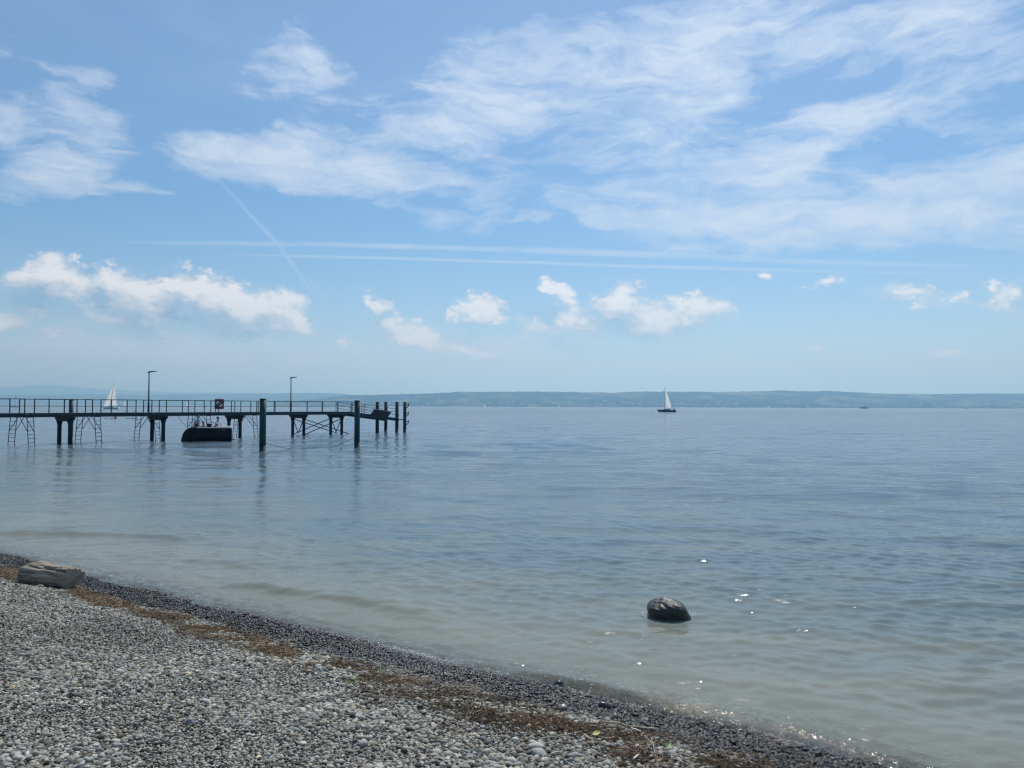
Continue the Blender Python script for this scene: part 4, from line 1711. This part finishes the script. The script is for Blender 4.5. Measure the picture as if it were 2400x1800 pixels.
def boat_hull():
    Lb = 3.95
    rings = []
    for i in range(33):
        f = i / 32                                    # 0 bow (left), 1 stern (right)
        x = (f - .5) * Lb
        wid = .95 * min(1.0, (1 - (1 - min(1, f / .42)) ** 2.3)) * (1 - .10 * max(0, f - .6) / .4) + .02
        keel = -.22 - .0 * f
        # plumb, strongly rounded bow seen from the side
        topz = 1.13 + .05 * (1 - f)
        if f < .24:
            c = max(0.0, 1 - (1 - f / .24) ** 2.2) ** .55
            topz = .10 + (topz - .10) * c
        rings.append([(x, -wid * .35, keel), (x, -wid * .86, keel + .16), (x, -wid, min(.35, topz * .8)), (x, -wid * 1.0, topz),
                      (x, wid * 1.0, topz), (x, wid, min(.35, topz * .8)), (x, wid * .86, keel + .16), (x, wid * .35, keel)])
    return rings


hr = boat_hull()
MB().loft(hr).build('hull', M['hull_black'], boat)
# foredeck, coaming, gunwale, cushions, console
gun = MB()
for s in (3, 4):
    gun.tube([Vector(r[s]) + Vector((0, 0, .0)) for r in hr[10:]], .045, 8)
gun.tube([Vector(hr[-1][3]), Vector(hr[-1][4])], .045, 8)
gun.build('gunwale', M['rub'], boat, True)
MB().loft([[(-1.25, -.66, 1.15), (-1.25, .66, 1.15), (-1.2, .6, 1.24), (-1.2, -.6, 1.24)], [(-.35, -.86, 1.16), (-.35, .86, 1.16), (-.4, .8, 1.25), (-.4, -.8, 1.25)]]).build('foredeck', simple('grey deck', (.12, .13, .15), .5), boat)
MB().box((1.30, 0, 1.20), (1.2, 1.5, .10), None, .03).build('stern_cushion', M['rub'], boat)
MB().box((.15, .35, 1.28), (.35, .5, .34), None, .05).build('console', M['hull_black'], boat)
MB().torus((.36, .35, 1.42), .15, .018, Matrix.Rotation(R(65), 3, 'Y'), 20, 6).build('steering_wheel', M['paddle'], boat, True)
MB().tube([(1.98, -.82, .45), (1.98, -.82, 1.15)], .03, 8).build('corner_fender', M['rub'], boat, True)
MB().box((2.05, 0, .14), (.28, 1.1, .06), None, .015).build('swim_step', M['hull_black'], boat)
MB().tube([(-1.2, -.70, 1.13), (-1.14, -.70, 1.20), (-1.05, -.70, 1.20), (-.99, -.70, 1.13)], .02, 8).build('cleat', M['white_gel'], boat, True)
nm = MB()
for k in range(7):
    if k == 3:
        continue
    nm.box((.92 + k * .085, -.951, .93), (.045 if k % 2 else .06, .006, .045))
nm.build('name_lettering', simple('faint grey letters', (.10, .11, .13), .6), boat)

# the three people
bm_ = Matrix.Translation(bc) @ Matrix.Rotation(BRZ, 4, 'Z')


def on_boat(x, y, z):
    return bm_ @ Vector((x, y, z))


person(on_boat(-.78, -.1, 1.24), BRZ, pose((0, 0, .12), (.05, 0), (.03, -.02, .17), [((-.22, -.10, .30), (-.20, -.28, .10)), ((.24, -.12, .32), (.22, -.30, .12))],
       [((-.16, -.38, .12), (-.18, -.42, -.30), (-.18, -.56, -.34)), ((.16, -.38, .12), (.18, -.42, -.30), (.18, -.56, -.34))]), EDG,
       'dark-haired person in a pale blue top sitting upright on the bow of the black boat',
       [('shirt', SHIRT, M['shirt_blue'], .016), ('shorts', ('pelvis', 'hipl', 'hipr', 'knl', 'knr'), M['trousers'], .014)])
person(on_boat(-.18, -.35, .70), BRZ, pose((0, 0, .12), (-.05, 0), (-.05, -.02, .17), [((-.24, -.06, .34), (-.30, -.2, .12)), ((.24, -.10, .34), (.34, -.22, .46))],
       [((-.14, -.38, .14), (-.14, -.42, -.26), (-.14, -.55, -.30)), ((.14, -.38, .14), (.14, -.42, -.26), (.14, -.55, -.30))]), EDG,
       'person in a grey and white shirt sitting low in the middle of the black boat',
       [('shirt', SHIRT, M['shirt_grey'], .016), ('trousers', PANTS, M['trousers'], .014)])
person(on_boat(.72, -.2, .60), BRZ, pose((0, 0, .58), (.12, -.05), (-.02, -.04, .17), [((-.16, -.22, .94), (-.42, -.30, 1.12)), ((.42, -.10, .86), (.36, -.2, .60))],
       [((-.30, -.22, .52), (-.30, -.1, .08), (-.33, -.25, .03)), ((.22, -.3, .38), (.24, -.2, .06), (.26, -.34, .03))]), EDG,
       'person in a white shirt, dark trousers and dark hat, half standing at the boat stern',
       [('shirt', SHIRT, M['shirt_white'], .018), ('trousers', PANTS, M['trousers'], .016)], True, M['hair'])


# ------------------------------------------------------------------- paddle boards
def sup(px0, px1, py, label, with_person, plabel):
    a, b_ = on_water(px0, py), on_water(px1, py)
    c = a.lerp(b_, .5)
    L = (b_ - a).length
    e = empty('paddle_board', (c.x, c.y, .03), 0, label, 'paddle board', 'paddle boards behind the pier')
    rings = []
    for i in range(13):
        f = i / 12
        x = (f - .5) * L
        w = .39 * math.sin(math.pi * min(.985, max(.03, .06 + f * .9))) ** .6
        zz = .10 * max(0, (.25 - f) / .25) ** 2
        rings.append([(x, -w, zz), (x, -w * .8, zz + .11), (x, w * .8, zz + .11), (x, w, zz), (x, w * .8, zz - .03), (x, -w * .8, zz - .03)])
    MB().loft(rings).build('deck', M['board'], e)
    MB().loft([[(x_, y_, .1135 + dz_) for x_, y_ in ((-.5, -.26), (.9, -.26), (.9, .26), (-.5, .26))] for dz_ in (0, .006)]).build('deck_pad', M['rub'], e)
    MB().loft([[(L / 2 - .35, -.01, -.03), (L / 2 - .15, -.01, -.03), (L / 2 - .12, -.01, -.22)], [(L / 2 - .35, .01, -.03), (L / 2 - .15, .01, -.03), (L / 2 - .12, .01, -.22)]]).build('fin', M['paddle'], e)
    if with_person == 'kneel':
        person((c.x + L * .36, c.y, .14), 0, pose((0, 0, .26), (-.16, 0), (-.06, -.02, .16), [((-.34, -.14, .50), (-.52, -.22, .36)), ((-.05, -.2, .52), (-.40, -.24, .60))],
               [((-.26, -.12, .06), (.12, -.12, .06), (.24, -.12, .06)), ((-.22, .14, .06), (.14, .14, .06), (.26, .14, .06))]), EDG, plabel,
               [('swimsuit', ('pelvis', 'waist', 'chest', 'hipl', 'hipr'), M['swim'], .008)])
    else:
        person((c.x + L * .44, c.y, .14), 0, pose((0, 0, .92), (-.03, 0), (-.02, -.02, .18), [((-.26, -.14, 1.12), (-.36, -.28, .95)), ((.24, -.12, 1.18), (-.10, -.30, 1.30))],
               [((-.12, -.06, .48), (-.12, 0, .06), (-.12, -.14, .03)), ((.12, -.06, .48), (.12, 0, .06), (.12, -.14, .03))]), EDG, plabel,
               [('shorts', ('pelvis', 'hipl', 'hipr', 'knl', 'knr'), M['swim'], .014)])
    pe = empty('paddle', (c.x + L * .36 - .30, c.y - .30, .5), 0, 'long thin paddle held by the %s paddler' % ('kneeling' if with_person == 'kneel' else 'standing'), 'paddle')
    MB().tube([(-.12, 0, -.45), (.10, 0, 1.05)] if with_person != 'kneel' else [(-.35, 0, -.35), (.15, 0, .45)], .016, 6).build('shaft', M['paddle'], pe, True)
    bx_ = (-.14, 0, -.6) if with_person != 'kneel' else (-.42, 0, -.46)
    MB().ball(bx_, (.09, .02, .2), 2).build('blade', M['board'], pe, True)


sup(244, 276, 981, 'dark paddle board with a kneeling rider beyond the pier', 'kneel', 'kneeling paddler on the left paddle board beyond the pier')
sup(293, 321, 981, 'dark paddle board with a standing rider seen through the pier', 'stand', 'standing paddler whose head shows above the pier deck')


# ------------------------------------------------------------------- sailing boats
def sailboat(px, py, D, L, mast_h, label, hull_m, main=True, jib=True, heel=0.0, head=-1, detail=True, group=None, boom=.36, crew=0, rake=0.0):
    """head=-1: bow to the left"""
    v = at_depth(px, py, D)
    e = empty('sailing_boat', (v.x, D, 0), 0, label, 'sailing boat', group)
    rotm = Matrix.Rotation(R(heel), 4, 'X')
    e.rotation_euler = (R(heel), R(heel * .4), 0)
    hd = head
    rings = []
    B = L * .14
    for i in range(11):
        f = i / 10
        x = hd * (.5 - f) * L
        w = B * math.sin(math.pi * min(.80, f * .78 + .015)) ** .75
        w = max(w, .03)
        sheer = L * .105 * (1 + .30 * (1 - f) ** 2)
        inset = L * .085 * max(0, (.12 - f) / .12)
        xx = x - hd * inset
        st = hd * .02 * L * (f > .95)
        rings.append([(x + st, -w, sheer), (x + st, w, sheer), (xx, w * .92, sheer * .5), (xx, w * .6, -.1), (xx, -w * .6, -.1), (xx, -w * .92, sheer * .5)])
    MB().loft(rings).build('hull', hull_m, e)
    zs = L * .112
    if detail:
        MB().loft([[(hd * .17 * L, -B * .45, zs), (hd * .17 * L, B * .45, zs), (hd * .12 * L, B * .4, zs + .45), (hd * .12 * L, -B * .4, zs + .45)],
                   [(-hd * .20 * L, -B * .6, zs), (-hd * .20 * L, B * .6, zs), (-hd * .20 * L, B * .55, zs + .5), (-hd * .20 * L, -B * .55, zs + .5)]]).build('cabin', M['white_gel'] if hull_m is M['white_gel'] else M['navy'], e)
        MB().loft([[(hd * .47 * L - hd * 0, -B * .1, L * .06), (hd * .46 * L, B * .1, L * .06), (hd * .46 * L, B * .1, L * .065), (hd * .47 * L, -B * .1, L * .065)],
                   [(-hd * .49 * L, -B * .80, L * .06), (-hd * .49 * L, B * .8, L * .06), (-hd * .49 * L, B * .8, L * .066), (-hd * .49 * L, -B * .8, L * .066)]]).build('stripe', M['rub'], e)
    mx = hd * .08 * L
    MB().tube([(mx, 0, zs), (mx + rake, 0, mast_h)], [.11, .07] if detail else [.14, .1], 8).build('mast', M['mast'], e, True)
    if detail:
        MB().tube([(mx, 0, zs + 1.1), (mx - hd * boom * L, .15, zs + 1.05)], .07, 6).build('boom', M['mast'], e, True)
        rig = MB()
        rig.tube([(hd * .47 * L, 0, zs), (mx + rake * .97, 0, mast_h * .97)], .022, 4)
        rig.tube([(-hd * .49 * L, 0, zs), (mx + rake, 0, mast_h)], .02, 4)
        for s in (-1, 1):
            rig.tube([(mx, s * B * .8, zs), (mx + rake * .8, 0, mast_h * .8)], .02, 4)
        rig.build('rigging', M['mast'], e)
        rl = MB()
        for k in range(6):
            xx = -hd * (.49 - k * .17) * L
            for s in (-1, 1):
                ww = B * (.86 if k < 5 else .25)
                rl.tube([(xx, s * ww, zs), (xx, s * ww, zs + .6)], .025, 4)
        rl.build('stanchions', M['mast'], e)
    if main:
        sail_mesh(e, 'main_sail', (mx + rake - hd * .15, mast_h * .985), (mx - hd * .2, zs + 1.2), (mx - hd * boom * L, zs + 1.15), .05 * L, detail)
    if jib:
        sail_mesh(e, 'jib', (mx + rake * .88 + hd * .15, mast_h * .90), (hd * .46 * L, zs + .3), (mx - hd * .04 * L, zs + .9), .05 * L, detail)
    for k in range(crew):
        person((v.x - hd * (.36 + .07 * k) * L, D, zs * .85), 0, pose((0, 0, .45), (.02, 0), (0, -.02, .18), [((-.2, -.1, .62), (-.2, -.3, .5)), ((.2, -.1, .62), (.2, -.3, .5))],
               [((-.14, -.4, .45), (-.14, -.42, .06), (-.14, -.55, .02)), ((.14, -.4, .45), (.14, -.42, .06), (.14, -.55, .02))]), EDG,
               ['person in dark clothes at the helm of the navy sailing boat', 'second person sitting behind the helmsman of the navy sailing boat'][k],
               [('jacket', SHIRT, M['trousers'], .03), ('trousers', PANTS, M['trousers'], .016)])
    return e


def sail_mesh(e, name, head_, tack, clew, belly, detail):
    nn = 7 if detail else 4
    vs, fs = [], []
    for i in range(nn + 1):
        f = i / nn
        for j in range(nn + 1):
            g = j / nn
            x0, z0 = tack[0] + (head_[0] - tack[0]) * f, tack[1] + (head_[1] - tack[1]) * f
            x1, z1 = clew[0] + (head_[0] - clew[0]) * f, clew[1] + (head_[1] - clew[1]) * f
            roach = 1 + .10 * math.sin(math.pi * f)
            x, z = x0 + (x1 - x0) * g * roach, z0 + (z1 - z0) * g
            y = belly * math.sin(math.pi * g * .9) * (1 - f * .6)
            vs.append((x, y, z))
    w = nn + 1
    for i in range(nn):
        for j in range(nn):
            fs.append((i * w + j, i * w + j + 1, (i + 1) * w + j + 1, (i + 1) * w + j))
    o = MB().add(vs, fs).build(name, M['sail'], e, True)
    return o


s1 = sailboat(260, 958, 560, 12.2, 19.6, 'large sailing boat with white main sail and jib, seen above the pier railing', M['white_gel'], True, True, 0, -1, True, None, .40, 0, 3.0)
# faint marks on its main sail
mk = MB()
for (x_, z_) in ((-.2, 14.6), (.2, 13.6), (.5, 9.2), (1.1, 9.3), (1.0, 8.0)):
    mk.box((2.35 + x_ + (z_ - 14) * .10, .0, z_), (.45, .02, .55))
mk.build('sail_marks', simple('sail number grey', (.35, .36, .4), .8), s1)
sailboat(1562, 965, 452, 11.2, 14.9, 'dark blue sailing boat with only its white main sail set, alone on open water', M['navy'], True, False, 0, -1, True, None, .34, 2)
sailboat(34, 950, 900, 10.0, 16.5, 'sailing boat with bare mast and dark cover lying behind the pier at far left', M['white_gel'], False, False, 0, 1)

FAR = [(292, 1500, 8, 15, 'small dark-hulled sailing boat with narrow sail, right of the large white one', M['navy'], 9, -1),
       (127, 3200, 9, 13, 'tiny far white sail between the two left railing posts', M['white_gel'], 3, 1),
       (221, 3000, 8, 13, 'tiny far white sail just left of the large sailing boat', M['white_gel'], 6, 1),
       (438, 2800, 9, 20, 'far white sail seen through the railing left of the life ring', M['white_gel'], 8, 1),
       (991, 3600, 9, 15, 'tiny white sail nearest to the outermost mooring pile', M['white_gel'], 3, 1),
       (1136, 2600, 9, 12.5, 'brightest far white sail between the pier end and the navy boat', M['white_gel'], 2, -1),
       (1312, 3600, 9, 13, 'faint far sail halfway between bright far sail and navy boat', M['white_gel'], 2, 1),
       (1397, 3400, 9, 13, 'small far sail closest on the left to the navy boat', M['white_gel'], 2, 1),
       (1653, 3800, 9, 13, 'first faint far sail to the right of the navy boat', M['white_gel'], 2, 1),
       (1759, 4200, 8, 10, 'very small far sail right of the bare dark mast', M['white_gel'], 2, -1),
       (1793, 3900, 8, 11, 'left one of two far sails close together', M['white_gel'], 2, 1),
       (1802, 3700, 9, 13, 'right one of two far sails close together', M['white_gel'], 2, 1),
       (1894, 3900, 8, 12, 'far sail just right of the small dark motorboat', M['white_gel'], 2, 1),
       (2204, 3800, 8, 12, 'faint far sail right of the ferry', M['white_gel'], 2, 1),
       (2381, 3300, 9, 14, 'far sail close to the right edge of the picture', M['white_gel'], 2, 1)]
for px, D, L, mh_, lab, hm, heel, hd in FAR:
    sailboat(px, 952, D, L, mh_, lab, hm, True, px in (1136, 438, 1802), heel, hd, False, 'far sailing boats on the lake')
sailboat(1716, 952, 3300, 9, 16, 'far boat with bare dark mast, second right of the navy boat', M['navy'], False, False, 0, 1, False, 'far sailing boats on the lake')


def motorboat(px, D, L, label, hull, decks=1, group='far motor boats on the lake', cat='motor boat', name='motor_boat'):
    v = at_depth(px, 952, D)
    e = empty(name, (v.x, D, 0), 0, label, cat, group)
    rings = []
    for i in range(9):
        f = i / 8
        x = (f - .5) * L
        w = L * .13 * math.sin(math.pi * min(.8, .04 + f * .8)) ** .6
        z = L * .12 * (1 + .3 * (1 - f))
        rings.append([(x, -w, z), (x, w, z), (x, w * .7, -.1), (x, -w * .7, -.1)])
    MB().loft(rings).build('hull', hull, e)
    z0 = L * .12
    for k in range(decks):
        MB().box((L * (.05 + .03 * k), 0, z0 + L * .06 + k * L * .09), (L * (.55 - .18 * k), L * .2, L * .085), None, L * .01).build('cabin', M['white_gel'], e)
        MB().box((L * (.05 + .03 * k), -L * .1005, z0 + L * .065 + k * L * .09), (L * (.48 - .18 * k), L * .003, L * .03)).build('window_band', M['navy'], e)
    MB().tube([(L * .1, 0, z0 + L * .1 * decks), (L * .1, 0, z0 + L * (.1 * decks + .12))], L * .012, 6).build('mast', M['mast'], e)
    return e


motorboat(2024, 2600, 30, 'far passenger ferry with dark hull and white cabins near the far shore', M['navy'], 2, None, 'ferry', 'ferry')
motorboat(1883, 2700, 12, 'small dark motorboat left of the ferry', M['navy'])
motorboat(182, 3000, 13, 'small white motorboat far behind the pier railing', M['white_gel'])
motorboat(280, 2200, 9, 'low dark motorboat just right of the large sailing boat', M['navy'])
motorboat(2266, 3000, 12, 'low dark motorboat between the ferry and the right edge', M['navy'])
motorboat(1760 - 118, 4300, 12, 'tiny pale motorboat close under the far shore beyond the navy boat', M['white_gel'])


# ------------------------------------------------------------------- houses on the far shore
def house(px, D, w, h, label, rz):
    v = at_depth(px, 940, D)
    # ground of the hill there
    g = (D - 6900) / 1400.0
    z = 6 + 118 * .06 + max(0, g) ** 1.25 * 120
    e = empty('house', (v.x, D, z - 3), rz, label, 'house', 'pale houses along the far shore')
    MB().box((0, 0, h / 2), (w, w * .75, h)).build('wall', M['house_white'], e)
    MB().loft([[(-w * .53, -w * .42, h), (-w * .53, w * .42, h), (-w * .53, 0, h + w * .32)], [(w * .53, -w * .42, h), (w * .53, w * .42, h), (w * .53, 0, h + w * .32)]]).build('roof', M['house_roof'], e)


hq = random.Random(8)
for (c, s, nn) in ((940, 40, 6), (1060, 40, 7), (1110, 25, 5), (1215, 45, 9), (1270, 40, 6), (1425, 40, 8), (1460, 25, 5), (1540, 20, 5), (1600, 40, 8), (1690, 35, 8), (1780, 60, 6), (1900, 60, 5), (2100, 90, 6), (2330, 60, 4)):
    for k in range(nn):
        house(hq.gauss(c, s), 6950 + abs(hq.gauss(0, 260)), hq.uniform(16, 30), hq.uniform(9, 14), 'small pale house with a dark roof among trees on the far shore', hq.uniform(-.5, .5))


# ------------------------------------------------------------------- birds
def bird(px, py, D, rz, label):
    p = at_depth(px, py, D)
    e = empty('bird', p, rz, label, 'bird', 'birds high in the sky')
    MB().ball((0, 0, 0), (.22, .06, .06), 2).build('body', M['bird'], e, True)
    for s in (-1, 1):
        MB().loft([[(.10, s * .04, .01), (-.10, s * .04, .01), (-.10, s * .04, .03), (.10, s * .04, .03)],
                   [(.07, s * .35, .12), (-.07, s * .35, .12), (-.07, s * .35, .135), (.07, s * .35, .135)],
                   [(-.10, s * .62, .07), (-.14, s * .62, .07), (-.14, s * .62, .075), (-.10, s * .62, .075)]]).build('wing', M['bird'], e, True)


bird(140, 145, 420, .6, 'upper one of two tiny dark birds in the upper left sky')
bird(148, 171, 420, .2, 'lower one of two tiny dark birds in the upper left sky')

# ------------------------------------------------------------------- haze
hz_m, n, out = mat('haze air')
pv = n.new('ShaderNodeVolumePrincipled')
pv.inputs['Color'].default_value = (.31, .63, 1.0, 1)
pv.inputs['Absorption Color'].default_value = (.42, .42, .42, 1)
pv.inputs['Density'].default_value = 0.000145
pv.inputs['Anisotropy'].default_value = 0.38
n.link(pv.outputs[0], out.inputs['Volume'])
try:
    hz_m.cycles.homogeneous_volume = True
except Exception:
    pass
hb = MB().box((0, 5000, 340), (70000, 60000, 700)).build('haze', hz_m)
hb.location = (0, 0, -6 - (340 - 350))
tag(hb, kind='stuff')
